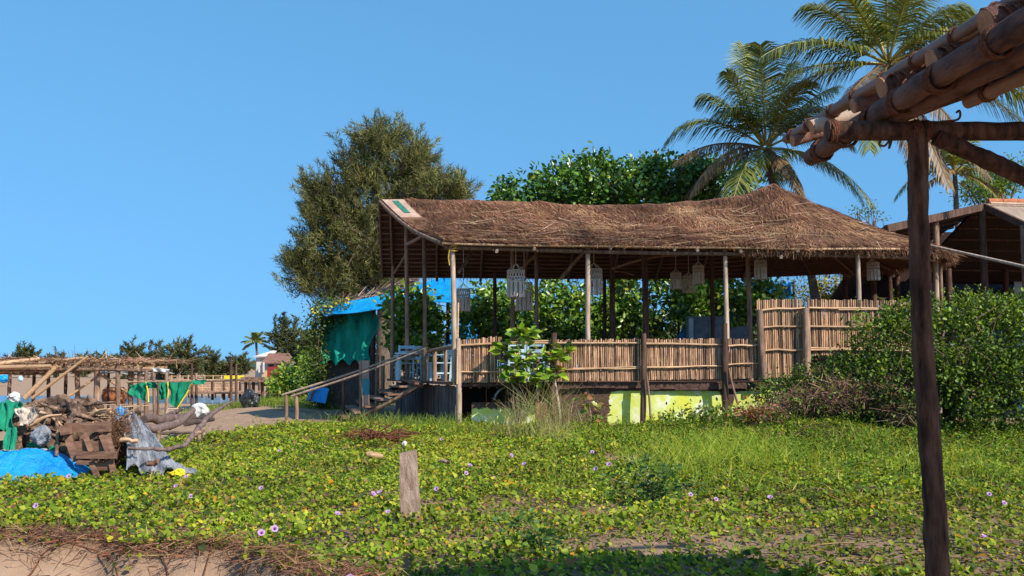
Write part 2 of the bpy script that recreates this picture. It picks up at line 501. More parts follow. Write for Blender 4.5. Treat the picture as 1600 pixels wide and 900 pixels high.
def lime_mat():
    m, nt, bs = nodes_of("peeling_lime_wall")
    L = nt.links
    g = nd(nt, "ShaderNodeNewGeometry")
    n1 = nd(nt, "ShaderNodeTexNoise", Scale=2.2, Detail=9.0, Roughness=0.7); L.new(g.outputs["Position"], n1.inputs["Vector"])
    mp = nd(nt, "ShaderNodeMapping"); mp.inputs["Scale"].default_value = (1, 1, 0.8); L.new(g.outputs["Position"], mp.inputs[0])
    n2 = nd(nt, "ShaderNodeTexNoise", Scale=3.1, Detail=6.0, Roughness=0.6); L.new(mp.outputs[0], n2.inputs["Vector"])
    n3 = nd(nt, "ShaderNodeTexNoise", Scale=14.0, Detail=8.0, Roughness=0.75); L.new(g.outputs["Position"], n3.inputs["Vector"])
    lime = nd(nt, "ShaderNodeValToRGB")
    lime.color_ramp.elements[0].position = 0.36; lime.color_ramp.elements[0].color = (0.60, 0.60, 0.07, 1)
    lime.color_ramp.elements[1].position = 0.68; lime.color_ramp.elements[1].color = (0.78, 0.72, 0.66, 1)
    e = lime.color_ramp.elements.new(0.53); e.color = (0.60, 0.66, 0.18, 1)
    L.new(n2.outputs[0], lime.inputs[0])
    drk = nd(nt, "ShaderNodeValToRGB")
    drk.color_ramp.elements[0].position = 0.35; drk.color_ramp.elements[0].color = (0.035, 0.02, 0.015, 1)
    drk.color_ramp.elements[1].position = 0.7; drk.color_ramp.elements[1].color = (0.17, 0.10, 0.075, 1)
    L.new(n3.outputs[0], drk.inputs[0])
    av = nd(nt, "ShaderNodeVertexColor", layer_name="col")
    sep = nd(nt, "ShaderNodeSeparateColor"); L.new(av.outputs[0], sep.inputs[0])
    # paint shows where the mask plus noise is high
    a1 = nd(nt, "ShaderNodeMath", operation='MULTIPLY_ADD'); L.new(n1.outputs[0], a1.inputs[0]); a1.inputs[1].default_value = 1.3; a1.inputs[2].default_value = -0.66
    a2 = nd(nt, "ShaderNodeMath", operation='ADD'); L.new(sep.outputs[0], a2.inputs[0]); L.new(a1.outputs[0], a2.inputs[1])
    rp = nd(nt, "ShaderNodeMapRange"); rp.inputs["From Min"].default_value = 0.46; rp.inputs["From Max"].default_value = 0.52; L.new(a2.outputs[0], rp.inputs[0])
    mx = nd(nt, "ShaderNodeMix", data_type='RGBA'); L.new(rp.outputs[0], mx.inputs[0]); L.new(drk.outputs[0], mx.inputs[6]); L.new(lime.outputs[0], mx.inputs[7])
    L.new(mx.outputs[2], bs.inputs["Base Color"])
    bs.inputs["Roughness"].default_value = 0.9; bs.inputs["Specular IOR Level"].default_value = 0.15
    ad = nd(nt, "ShaderNodeMath", operation='MULTIPLY_ADD'); L.new(rp.outputs[0], ad.inputs[0]); ad.inputs[1].default_value = 0.6; L.new(n3.outputs[0], ad.inputs[2])
    bp = nd(nt, "ShaderNodeBump", Strength=0.5, Distance=0.02); L.new(ad.outputs[0], bp.inputs["Height"]); L.new(bp.outputs[0], bs.inputs["Normal"])
    return m
M['lime'] = lime_mat()

def water_mat():
    m, nt, bs = nodes_of("estuary_water")
    bs.inputs["Base Color"].default_value = (0.10, 0.14, 0.17, 1)
    bs.inputs["Roughness"].default_value = 0.12
    n = nd(nt, "ShaderNodeTexNoise", Scale=1.5, Detail=4.0)
    g = nd(nt, "ShaderNodeNewGeometry"); nt.links.new(g.outputs["Position"], n.inputs["Vector"])
    b = nd(nt, "ShaderNodeBump", Strength=0.25, Distance=0.1); nt.links.new(n.outputs[0], b.inputs["Height"]); nt.links.new(b.outputs[0], bs.inputs["Normal"])
    return m
M['water'] = water_mat()

# ------------------------------------------------------------------ ground, water, hill
def axis(lo, hi, step, far, g=1.25):
    a = list(np.arange(lo, hi + 1e-6, step))
    s = step; x = hi
    while x < far:
        s *= g; x += s; a.append(x)
    s = step; x = lo; pre = []
    while x > -far:
        s *= g; x -= s; pre.append(x)
    return np.array(pre[::-1] + a)

def bare(x, y):
    """0 = closed plant cover, 1 = bare sandy soil"""
    x = np.asarray(x, float); y = np.asarray(y, float)
    n = wob(x, y, 1.1, 3) * 0.6 + wob(x, y, 2.7, 1) * 0.4
    b = sm(0.45, 1.15, n) * 0.8
    strip = np.exp(-((y - (8.15 + 0.25 * np.sin(x * 1.3))) / 0.75) ** 2) * sm(-1.2, 0.2, x)
    b = np.maximum(b, 0.9 * strip * sm(-0.1, 0.9, n + 0.25 + 0.35 * wob(x, y, 5, 3)))
    for (u, v, r) in ((470, 803, .5), (540, 815, .45), (690, 790, .6), (860, 800, .9), (930, 770, .5), (1010, 855, .7), (1200, 845, .8), (1330, 855, .6), (1560, 850, .7), (330, 700, .5), (300, 770, .35)):
        p = gat(u, v)
        b = np.maximum(b, 0.85 * np.exp(-(((x - p[0]) / (r * 1.3)) ** 2 + ((y - p[1]) / (r * 0.6)) ** 2) ** 1.5) * (0.65 + 0.35 * wob(x, y, 4, 2)))
    return np.clip(b, 0, 1)

def cover(x, y):
    """where the creeping plants grow"""
    e = edge_y(x) - y
    d = shore_x(y) - x
    c = (1 - sm(-0.25, 0.15, e)) * (1 - sm(-0.3, 0.25, d))
    # bare sand path left of the steps
    return c

GX = axis(-16, 16, 0.16, 4200)
GY = axis(3.0, 34, 0.16, 4200)
XX, YY = np.meshgrid(GX, GY)
ZZ = gz(XX, YY)
cv = cover(XX, YY) * (YY < 33) 
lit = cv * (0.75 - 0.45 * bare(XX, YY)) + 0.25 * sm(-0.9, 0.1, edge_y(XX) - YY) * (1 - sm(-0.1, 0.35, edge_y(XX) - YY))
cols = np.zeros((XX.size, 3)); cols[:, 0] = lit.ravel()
V = np.stack([XX.ravel(), YY.ravel(), ZZ.ravel()], 1)
ny, nx = XX.shape
ii = (np.arange(ny - 1)[:, None] * nx + np.arange(nx - 1)[None, :]).ravel()
Q = np.stack([ii, ii + 1, ii + nx + 1, ii + nx], 1)
ground = bigmesh("ground", V, Q, cols, M['ground'], origin=(0, 0, 0))
ground.data.polygons.foreach_set("use_smooth", np.ones(len(Q), bool))
tag(ground, "sandy beach ground with a low eroded bank", "ground", kind="structure")

mb = MB()
mb.add([(-400, 66, -0.98), (-9, 66, -0.98), (-12, 92, -0.98), (-400, 92, -0.98)], [(0, 1, 2, 3)])
tag(mb.build("water", M['water'], origin=(-60, 78, -0.98)), "calm estuary water behind the pole shelter", "water", kind="structure")

# far wooded hill
mb = MB()
hx = np.linspace(-1400, 300, 40)
G = []
for k, t in enumerate(np.linspace(0, 1, 6)):
    G.append([(x, 2300 + 500 * t, -2 + (26 + 14 * math.sin(x * .004) + 6 * math.sin(x * .017)) * math.sin(t * math.pi * 0.5) * max(0.0, 1 - abs(x + 620) / 900)) for x in hx])
mb.grid(G)
M['hill'] = mk("hill_woods", (0.03, 0.055, 0.035), (0.06, 0.09, 0.05), 0.02, 0.95, 0)
tag(mb.build("hill", M['hill']), "low wooded hill on the far horizon", "hill", kind="structure")

# ------------------------------------------------------------------ creeping ground cover
GREEN = [(0.125, 0.19, 0.013), (0.19, 0.26, 0.017), (0.275, 0.335, 0.022), (0.38, 0.40, 0.045), (0.045, 0.085, 0.012), (0.48, 0.40, 0.03), (0.50, 0.25, 0.02), (0.24, 0.14, 0.06)]
GP = [0.23, 0.24, 0.16, 0.08, 0.18, 0.035, 0.015, 0.06]
def scatter_ground(n, y0, y1, margin=2.2):
    y = np.sqrt(rng.uniform(y0 ** 2, y1 ** 2, n))
    x = rng.uniform(-1, 1, n) * (y * 0.515 + margin)
    return x, y

def canopy(x, y):
    return 0.07 + 0.05 * wob(x, y, 2.2, 4) + 0.035 * wob(x, y, 6, 2)

parts = []
x, y = scatter_ground(430000, 5.6, 24.5)
keep = rng.uniform(0, 1, len(x)) < cover(x, y) * (1 - 0.93 * bare(x, y)) * (1 - 0.35 * sm(14, 22, y))
lip = edge_y(x) - y
keep &= ~((lip > -0.38) & (rng.uniform(0, 1, len(x)) < 0.75) & (wob(x, y, 3, 5) < 0.45))
x, y = x[keep], y[keep]
n = len(x)
h = np.clip(canopy(x, y), 0.015, None) * rng.uniform(0.3, 1.15, n) * (1 - 0.7 * bare(x, y))
P = np.stack([x, y, gz(x, y) + h], 1)
Nn = unit(np.array((0.22, -0.26, 0.8)) + rng.normal(0, 0.52, (n, 3)))
A = unit(np.cross(Nn, rdir(n)))
C = pick(GREEN, n, GP)
yel = sm(0.4, 1.3, wob(x, y, 0.8, 5))[:, None] * rng.uniform(0, 1, (n, 1))
C = C * (1 - 0.5 * yel) + np.array((0.40, 0.36, 0.03)) * 0.5 * yel
dk = sm(0.2, 1.2, wob(x, y, 0.55, 2))[:, None] * sm(1.5, 5, x)[:, None]
C = C * (1 - 0.3 * dk)
gr = (sm(0.5, 3.5, x) * sm(8.8, 11, y))[:, None]
C = C * (1 - gr * np.array((0.16, 0.10, 0.1)))
C = C * (1 + 0.22 * wob(x, y, 1.6, 3))[:, None].clip(0.45, 1.5)
s = np.clip(0.0345 * np.exp(rng.normal(0, 0.34, n)), 0.016, 0.075) * (1 + 0.25 * sm(12, 22, y))
parts.append(leaves(P, A, Nn, s, s * 0.92, C, 0.22, 0.62))
# taller weeds with upright leafy stems, thickest in the middle distance on the right
ns_ = 4200
wx, wy = scatter_ground(ns_, 9.0, 22.8, 1.5)
dens_ = 0.12 + 0.88 * sm(0.0, 3.0, wx) * sm(9.2, 12.5, wy)
kk = (rng.uniform(0, 1, ns_) < dens_ * (0.35 + 0.65 * sm(-0.6, 0.8, wob(wx, wy, 1.9, 6)))) & (cover(wx, wy) > .8)
wx, wy = wx[kk], wy[kk]; ns_ = len(wx)
nl_ = 20
hh = rng.uniform(0.14, 0.42, ns_) * (0.7 + 0.3 * sm(10, 16, wy))
tt = np.tile(np.linspace(0.12, 1, nl_), ns_); ww = np.repeat(np.arange(ns_), nl_)
lnx, lny = rng.normal(0, .28, ns_), rng.normal(0, .28, ns_)
P = np.stack([wx[ww] + lnx[ww] * hh[ww] * tt + rng.normal(0, .018, len(ww)), wy[ww] + lny[ww] * hh[ww] * tt + rng.normal(0, .018, len(ww)), gz(wx, wy)[ww] + hh[ww] * tt], 1)
an_ = rng.uniform(0, 6.28, len(ww))
A = unit(np.stack([np.cos(an_), np.sin(an_), rng.uniform(0.1, 0.9, len(ww))], 1))
Nn = unit(np.array((0.2, -0.25, 0.8)) + rng.normal(0, .35, (len(ww), 3)))
C = pick([(0.075, 0.145, 0.014), (0.12, 0.21, 0.018), (0.19, 0.28, 0.022), (0.045, 0.09, 0.012), (0.34, 0.24, 0.08)], len(ww), [.3, .32, .18, .17, .03]) * (1 + .25 * rng.normal(0, 1, ns_)[ww])[:, None].clip(.5, 1.6)
s = rng.uniform(0.028, 0.062, len(ww))
parts.append(leaves(P, A, Nn, s, s * 0.5, C, 0.2, 0.55, 0.15))
V, Q, C = merge(parts)
gc = bigmesh("ground_cover", V, Q, C, M['vine'])
tag(gc, "creeping beach morning glory leaves carpeting the sand", "ground cover", kind="stuff")

# dry runners and litter lying under the leaves and over the lip of the bank
parts = []
x, y = scatter_ground(26000, 5.6, 20)
keep = rng.uniform(0, 1, len(x)) < cover(x, y) * (0.25 + 0.75 * bare(x, y))
x, y = x[keep], y[keep]; n = len(x)
P = np.stack([x, y, gz(x, y) + rng.uniform(0.004, 0.05, n)], 1)
A = unit(np.stack([rng.normal(0, 1, n), rng.normal(0, 1, n), rng.normal(0, 0.18, n)], 1))
C = pick([(0.24, 0.13, 0.07), (0.14, 0.07, 0.04), (0.36, 0.22, 0.12), (0.30, 0.12, 0.07), (0.42, 0.32, 0.12)], n)
parts.append(blades(P, A, np.tile((0, 0, 1.0), (n, 1)) + rng.normal(0, .3, (n, 3)), rng.uniform(0.06, 0.22, n), rng.uniform(0.006, 0.016, n), C, 0.1))
# tangle at the lip
n = 6500
x = rng.uniform(-6.5, 0.2, n); off = rng.normal(-0.22, 0.15, n)
y = edge_y(x) - off - 0.05
k = (wob(x, y, 1.7, 6) > -0.75) 
x, y = x[k], y[k]; n = len(x)
P = np.stack([x, y, gz(x, y) + rng.uniform(0.0, 0.09, n)], 1)
A = unit(np.stack([rng.normal(0, 1, n), rng.normal(-0.25, 0.7, n), rng.normal(-0.12, 0.3, n)], 1))
C = pick([(0.16, 0.075, 0.045), (0.09, 0.045, 0.03), (0.28, 0.16, 0.09), (0.24, 0.10, 0.05)], n)
parts.append(blades(P, A, rdir(n), rng.uniform(0.05, 0.2, n), rng.uniform(0.004, 0.010, n), C, 0.15))
V, Q, C = merge(parts)
tag(bigmesh("dry_litter", V, Q, C, M['straw']), "dry brown runners and leaf litter on the sandy bank", "litter", kind="stuff")

# runners of the creeper: long thin stems snaking over the sand between the leaves
mb = MB()
for i in range(150):
    yy = random.uniform(6.2, 15); xx = random.uniform(-.55, .55) * yy
    an = random.uniform(0, 6.28); pts = []
    for k in range(9):
        if cover(xx, yy) > .2: pts.append((xx, yy, gz1(xx, yy) + .012 + .018 * random.random()))
        an += random.gauss(0, .35); xx += .16 * math.cos(an); yy += .16 * math.sin(an)
    if len(pts) > 3: mb.tube(cr(pts, 2), [.006, .004], 4)
M['runner'] = mk("creeper_runner", (0.20, 0.11, 0.05), (0.33, 0.24, 0.09), 5, 0.7, 0)
tag(mb.build("creeper_runners", M['runner']), "long reddish creeper stems snaking over the sandy soil", "creeper stems", kind="stuff")
# long trailing vines hanging over the bank
for i, (u0, v0, u1, v1) in enumerate(((0, 893, 165, 842), (0, 900, 100, 868), (150, 850, 200, 905), (245, 862, 255, 900), (330, 850, 300, 900), (395, 862, 345, 905), (470, 880, 420, 910), (20, 866, 180, 856))):
    a = gat(u0, v0, -0.12); b = gat(u1, v1, 0.0)
    pts = []
    for t in np.linspace(0, 1, 7):
        p = a + (b - a) * t
        p[0] += 0.05 * math.sin(t * 9 + i); p[1] += 0.06 * math.cos(t * 7 + i)
        p[2] = gz1(p[0], p[1]) + 0.015
        pts.append(p)
    o = MB().tube(cr(pts, 4), [0.009, 0.006, 0.004], 5).build("dry_vine", M['rope'])
    tag(o, "thin dry brown vine trailing down the bare sand bank", "vine", "dry vines trailing over the bank")

# grass: bright tufts in the middle right, tall dry clump by the deck, strip behind the sand path
parts = []
def grass(n, cx, cy, sx, sy, hl, cols, w=0.007, lean=0.25, z0=0.0):
    x = rng.normal(cx, sx, n); y = rng.normal(cy, sy, n)
    P = np.stack([x, y, gz(x, y) + z0], 1)
    A = unit(np.stack([rng.normal(0, lean, n), rng.normal(0, lean, n), np.ones(n)], 1))
    L = rng.uniform(hl[0], hl[1], n)
    C = pick(cols, n)
    v1 = blades(P, A, rdir(n), L * 0.6, np.full(n, w), C, 0.04)
    T = P + unit(A) * (L * 0.58)[:, None]
    B2 = unit(A + np.stack([rng.normal(0, 0.45, n), rng.normal(0, 0.45, n), rng.normal(-0.3, 0.2, n)], 1))
    v2 = blades(T, B2, rdir(n), L * 0.5, np.full(n, w * 0.75), C, -0.1)
    parts.append(v1); parts.append(v2)
YG = [(0.36, 0.42, 0.03), (0.27, 0.37, 0.03), (0.46, 0.46, 0.05), (0.17, 0.28, 0.02)]
for (u, v, k) in ((1045, 730, 420), (1075, 740, 420), (1110, 735, 420), (1150, 730, 420), (1190, 725, 420), (1230, 740, 300), (1085, 705, 420), (1135, 700, 420), (1170, 700, 420), (1450, 740, 300), (1540, 750, 300), (1340, 700, 300), (1060, 745, 240), (1090, 725, 300), (1130, 720, 300), (1180, 715, 260), (1200, 740, 220), (1250, 720, 160), (1000, 720, 160), (1030, 700, 160), (960, 690, 160), (1150, 760, 160), (1300, 730, 160), (1380, 745, 120), (1520, 720, 120), (830, 740, 90), (880, 700, 260)):
    p = gat(u, v)
    grass(int(k * .5), p[0], p[1], 0.34, 0.5, (0.16, 0.46), YG, 0.0085)
for i in range(60):                                  # thin scattered blades everywhere
    yy = rng.uniform(8, 22); xx = rng.uniform(-0.4, 0.55) * yy
    if cover(xx, yy) > 0.5: grass(25, xx, yy, 0.4, 0.4, (0.08, 0.22), YG, 0.006)
tag(bigmesh("grass", *merge(parts), M['leaf']), "bright yellow green grass tufts among the creeping leaves", "grass", kind="stuff")
parts = []
DRYG = [(0.40, 0.30, 0.12), (0.30, 0.30, 0.08), (0.48, 0.38, 0.2), (0.20, 0.24, 0.05)]
for (u, v, k, hh) in ((815, 682, 70, 1.2), (845, 686, 110, 1.35), (872, 680, 80, 1.2), (800, 690, 60, 0.8), (860, 695, 90, 0.6), (905, 682, 40, .7)):
    p = gat(u, v)
    grass(k, p[0], p[1] , 0.22, 0.25, (0.45 * hh, hh), DRYG, 0.010, 0.22)
tag(bigmesh("tall_grass", *merge(parts), M['leaf']), "tall pale dry grass clump in front of the deck opening", "tall grass", kind="stuff")
parts = []
SG = [(0.20, 0.27, 0.03), (0.28, 0.33, 0.05), (0.12, 0.2, 0.02)]
for (u, v, z, k, sx, sy) in ((360, 646, -.35, 500, 1.2, .6), (400, 642, -.3, 700, 1.4, .8), (440, 637, -.2, 900, 1.4, 1), (480, 633, -.1, 1100, 1.4, 1.2), (520, 632, 0, 1100, 1.2, 1.2), (560, 636, 0, 500, .8, .8), (410, 628, -.3, 700, 1.5, 2), (460, 622, -.2, 900, 1.6, 2.5), (500, 640, -.05, 500, .8, .5)):
    p = gat(u, v, z)
    grass(k, p[0], p[1], sx, sy, (0.12, 0.32), SG, 0.02)
for (u, v, k) in ((690, 672, 260), (650, 668, 200), (600, 665, 200), (725, 676, 160), (560, 662, 160), (760, 678, 120), (630, 672, 200)):
    p = gat(u, v); grass(k, p[0], p[1], 0.5, 0.3, (0.12, 0.4), SG, 0.012)
tag(bigmesh("shore_grass", *merge(parts), M['leaf']), "soft green grass strip beside the sand path and steps", "grass", kind="stuff")

# ------------------------------------------------------------------ morning glory flowers
def flower_mesh():
    mb = MB()
    n = 12; rings = [(0.004, -0.035), (0.009, -0.01), (0.018, 0.003), (0.030, 0.010), (0.034, 0.007)]
    V = []; F = []
    for k, (r, z) in enumerate(rings):
        for j in range(n):
            a = 2 * math.pi * j / n
            rr = r * (1 + (0.10 * math.cos(5 * a) if k > 2 else 0))
            V.append((rr * math.cos(a), rr * math.sin(a), z + (0.003 * math.cos(5 * a) if k > 2 else 0)))
    for k in range(len(rings) - 1):
        for j in range(n):
            F.append((k * n + j, k * n + (j + 1) % n, (k + 1) * n + (j + 1) % n, (k + 1) * n + j))
    mb.add(V, F, None, True)
    return mb
fo = flower_mesh()
fme = None
FL = [(58, 797), (276, 762), (297, 782), (408, 832), (428, 831), (548, 884), (526, 820), (606, 812), (683, 765), (581, 769), (594, 776), (733, 734), (727, 751), (773, 756), (690, 687), (798, 707), (802, 711), (820, 728), (925, 712), (952, 728), (933, 733), (1078, 775), (1117, 780), (1203, 778), (1545, 783), (1567, 795), (1535, 850), (108, 759), (438, 707), (409, 766), (10, 850), (291, 747)]
for i, (u, v) in enumerate(FL):
    p = gat(u, v, 0.1)
    if i == 0:
        o = fo.build("morning_glory_flower", M['petal'], origin=(0, 0, -0.035), usecol=True)
        cc = np.ones((len(o.data.vertices), 4)); k = np.arange(len(cc)) // 12
        cc[:, :3] = np.where((k < 2)[:, None], (0.40, 0.12, 0.40), (0.68, 0.42, 0.72))
        o.data.color_attributes["col"].data.foreach_set("color", cc.ravel())
        fme = o.data
        tag(o, "small purple morning glory flower among the green leaves", "flower", "purple morning glory flowers")
        f0 = o
    else:
        o = f0.copy(); COL.objects.link(o)
    h = float(max(0.05, canopy(p[0], p[1]))) + 0.03
    o.location = (p[0], p[1], gz1(p[0], p[1]) + h)
    o.rotation_euler = (R(random.uniform(25, 60)), R(random.uniform(-20, 20)), R(random.uniform(-40, 40)))
    sc = random.uniform(0.6, 0.9) * (1.2 if p[1] > 12 else 1)
    o.scale = (sc, sc, sc)

# ------------------------------------------------------------------ thatched shack
DECK = 1.07
SH = thing("thatched_shack", "long open beach shack with sagging brown thatched roof", "shack", (4.5, 27, 0))
YF, YR, YB = 23.4, 27.4, 31.3
st_u = [690, 800, 920, 1040, 1160, 1262]
st_v = [381, 384, 385, 387, 388, 390]
rg = [(595, 317), (722, 316), (850, 322), (955, 326), (1060, 321), (1208, 293)]
bk_u = [600, 745, 870, 985, 1090, 1175]
Fp = [at(u, v, YF) for u, v in zip(st_u, st_v)]
Rp = [at(u, v, YR) for u, v in rg]
Bp = [at(u, v, YB) for u, v in zip(bk_u, [433, 434, 435, 435, 435, 434])]
PEAK = Rp[-1]
# refine along the length
Fl = cr(Fp, 8); Rl = cr(Rp[:-1] + [at(1120, 315.5, YR), at(1165, 308, YR), PEAK], 6); Bl = cr(Bp, 8)
ns = 41
def resample(P, n):
    d = np.r_[0, np.cumsum(np.linalg.norm(np.diff(P, axis=0), axis=1))]; d /= d[-1]
    return np.stack([np.interp(np.linspace(0, 1, n), d, P[:, k]) for k in range(3)], 1)
Fl = resample(Fl, ns); Bl = resample(Bl, ns)
# ridge resampled so stations stay roughly square to the eave
Rl = resample(Rl, ns)
nc = 22
RX, RY = 4.75, (YB - YF) / 2
cone = []
for k in range(1, nc):
    a = -math.pi / 2 + math.pi * k / nc
    ex = Fl[-1][0] + (Bl[-1][0] - Fl[-1][0]) * (k / nc)
    p = np.array((PEAK[0] - 0.15 + RX * math.cos(a) ** 0.9, (YF + YB) / 2 + RY * math.sin(a), 0))
    zf, zb = Fl[-1][2], Bl[-1][2]
    p[2] = zf + (zb - zf) * k / nc + 0.10 * math.cos(a)
    cone.append(p)
EA = np.vstack([Fl, cone, Bl[::-1]])                      # eave line, front -> right end -> back
RI = np.vstack([Rl, [PEAK] * (nc - 1), Rl[::-1]])         # matching ridge line
NE = len(EA)
EAi = np.arange(NE)
def roof_pt(s, t):
    """s = 0..NE-1 round the eave, t = 0 eave .. 1 ridge"""
    s = np.clip(s, 0, NE - 1.001); i = s.astype(int); f = (s - i)[:, None]
    e = EA[i] * (1 - f) + EA[i + 1] * f
    r = RI[i] * (1 - f) + RI[i + 1] * f
    t = t[:, None]
    p = e + (r - e) * t
    p[:, 2] -= (0.16 * np.sin(np.pi * np.clip(t, 0, 1)))[:, 0]
    return p
nt_ = 13
S_, T_ = np.meshgrid(EAi.astype(float), np.linspace(0, 1, nt_), indexing='ij')
G = roof_pt(S_.ravel(), T_.ravel()).reshape(NE, nt_, 3)
flat_tip = sm(2.5, 6.0, np.minimum(S_, NE - 1 - S_))
bumpy = 0.035 * wob(G[..., 0], G[..., 1], 2.2, 1) + 0.025 * wob(G[..., 0], G[..., 1], 6.5, 2)
TOP = G.copy(); TOP[..., 2] += 0.10 + bumpy * flat_tip
roof = MB().grid(TOP).build("roof", M['thatch'], SH)
roof["label"] = "sagging brown thatched roof with a conical right end"
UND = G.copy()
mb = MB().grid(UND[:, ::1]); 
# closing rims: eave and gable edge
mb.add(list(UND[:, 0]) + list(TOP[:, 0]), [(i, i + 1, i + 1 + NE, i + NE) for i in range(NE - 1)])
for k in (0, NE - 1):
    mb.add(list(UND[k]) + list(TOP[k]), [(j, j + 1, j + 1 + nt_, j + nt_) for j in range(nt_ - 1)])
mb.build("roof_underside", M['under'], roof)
# thatch straw
parts = []
n = 80000
s = rng.uniform(0, NE - 1.01, n); t = rng.uniform(-0.015, 0.99, n)
# spend straws by true area: reject in the cone near the peak and on the hidden back slope
incone = (s > ns) & (s < ns + nc)
keep = (~incone | (rng.uniform(0, 1, n) < (1.05 - t))) & ((s < ns + nc * 0.8) | (rng.uniform(0, 1, n) < 0.35))
s, t = s[keep], t[keep]
P0 = roof_pt(s, t)
# bare sheet at the gable tip
tipm = (s < 2.5) & (t > 0.62)
P0, s, t = P0[~tipm], s[~tipm], t[~tipm]
n = len(s)
dn = unit(roof_pt(s, t - 0.05) - P0)
al = unit(roof_pt(s + 0.05, t) - P0)
nr = unit(np.cross(al, -dn)); nr[nr[:, 2] < 0] *= -1
ang = rng.normal(0, 0.2, n) + 0.28 * wob(P0[:, 0], P0[:, 1] * 2, 1.2, 4)
A = unit(dn * np.cos(ang)[:, None] + al * np.sin(ang)[:, None] + nr * rng.normal(0.03, 0.06, n)[:, None])
P0[:, 2] += 0.10 + 0.035 * wob(P0[:, 0], P0[:, 1], 2.2, 1) + 0.025 * wob(P0[:, 0], P0[:, 1], 6.5, 2) + rng.uniform(-0.01, 0.035, n)
C = pick([(0.135, 0.058, 0.033), (0.21, 0.095, 0.052), (0.29, 0.14, 0.072), (0.075, 0.034, 0.022), (0.50, 0.30, 0.14)], n, [0.32, 0.3, 0.19, 0.14, 0.05], 0.2)
pale = sm(0.35, 1.2, wob(P0[:, 0] * 0.6, P0[:, 1] * 1.2, 1.6, 5) + 0.35 * sm(5, 8.5, P0[:, 0]))[:, None] * (rng.uniform(0, 1, (n, 1)) < 0.6)
C = C * (1 - 0.6 * pale) + np.array((0.52, 0.31, 0.15)) * 0.6 * pale
C = C * (1 + 0.42 * wob(P0[:, 0], P0[:, 1] * 1.5, 1.5, 6) + 0.28 * wob(P0[:, 0], P0[:, 1] * 1.6, 4.5, 2))[:, None].clip(.35, 1.9)
parts.append(blades(P0, A, nr + rng.normal(0, .25, (n, 3)), rng.uniform(0.15, 0.48, n), rng.uniform(0.008, 0.018, n), C, 0.02))
# long pale stalks lying across
k = rng.choice(np.where((t < .8) & (s > 4) & (s < ns + 8))[0], 170, replace=False)
A2 = unit(al[k] * rng.choice([-1, 1], (170, 1)) + dn[k] * rng.normal(0.1, 0.5, (170, 1)) + nr[k] * 0.02)
parts.append(blades(P0[k] + nr[k] * 0.03, A2, nr[k], rng.uniform(0.4, 1.1, 170), rng.uniform(0.010, 0.02, 170), pick([(0.55, 0.36, 0.2), (0.62, 0.44, 0.28)], 170)))
# shaggy fringe along the eave, heavier round the right end
n = 9000
s = np.where(rng.uniform(0, 1, n) < 0.72, rng.uniform(ns * 0.75, ns + nc * 0.75, n), rng.uniform(0, NE - 1.01, n))
P = roof_pt(s, rng.uniform(0, 0.03, n)); P[:, 2] += rng.uniform(0.0, 0.14, n)
ce = np.array((PEAK[0] * 0.5 + 1.5, YR, 4.2))
o_ = unit((P - ce) * np.array((0.35, 1, 0)))
A = unit(o_ * 0.35 + np.array((0, 0, -1.0)) + rng.normal(0, 0.35, (n, 3)))
Lf = rng.uniform(0.06, 0.26, n) * np.where((s > ns * 0.8), 1.2, 0.4)
parts.append(blades(P, A, rdir(n), Lf, rng.uniform(0.008, 0.018, n), pick([(0.17, 0.08, 0.045), (0.27, 0.14, 0.08), (0.1, 0.05, 0.03), (0.42, 0.26, 0.14)], n, [.35, .3, .2, .15])))
tag(bigmesh("thatch", *merge(parts), M['straw'], roof), kind="stuff")
# bare tan sheet and green strip at the gable tip
def on_roof(s, t, dz):
    p = roof_pt(np.array([float(s)]), np.array([float(t)]))[0]; p[2] += dz; return p
Gs = [[on_roof(s, t, 0.118) for t in np.linspace(0.64, 0.985, 6)] for s in (0.05, 0.8, 1.5, 2.2)]
MB().grid(Gs, -0.02).build("bare_sheet", M['sheet'], roof)
Gs = [[on_roof(s, t, 0.136) for t in np.linspace(0.72, 0.95, 4)] for s in (0.9 , 1.5)]
for row, sh in zip(Gs, (0, 0)):
    pass
MB().grid(Gs, -0.02).build("green_strip", M['greensheet'], roof)
# battens seen on the underside of both slopes
for k in range(15):
    t = 0.03 + 0.93 * k / 14
    ss = np.linspace(ns + nc - 1, NE - 1.01, 30)
    P = roof_pt(ss, np.full(30, t)); P[:, 2] -= 0.035
    MB().tube(P, 0.032, 5).build("batten", M['batten'], roof)
for k in range(9):
    t = 0.05 + 0.9 * k / 8
    ss = np.linspace(0.0, ns + 3, 34)
    P = roof_pt(ss, np.full(34, t)); P[:, 2] -= 0.035
    MB().tube(P, 0.032, 5).build("batten", M['batten'], roof)
for k in range(10):                                   # rafters under the cone
    s = ns + (nc - 1) * (k + 0.5) / 10
    P = roof_pt(np.full(8, s), np.linspace(0.0, 0.97, 8)); P[:, 2] -= 0.07
    MB().tube(P, 0.035, 5).build("rafter", M['batten'], roof)
for s in np.linspace(1, ns - 2, 9):
    for sg in (0, 1):
        q = s if not sg else NE - 1 - s
        P = roof_pt(np.full(8, q), np.linspace(0.0, 0.99, 8)); P[:, 2] -= 0.10
        MB().tube(P, 0.04, 6).build("rafter", M['batten'], roof)
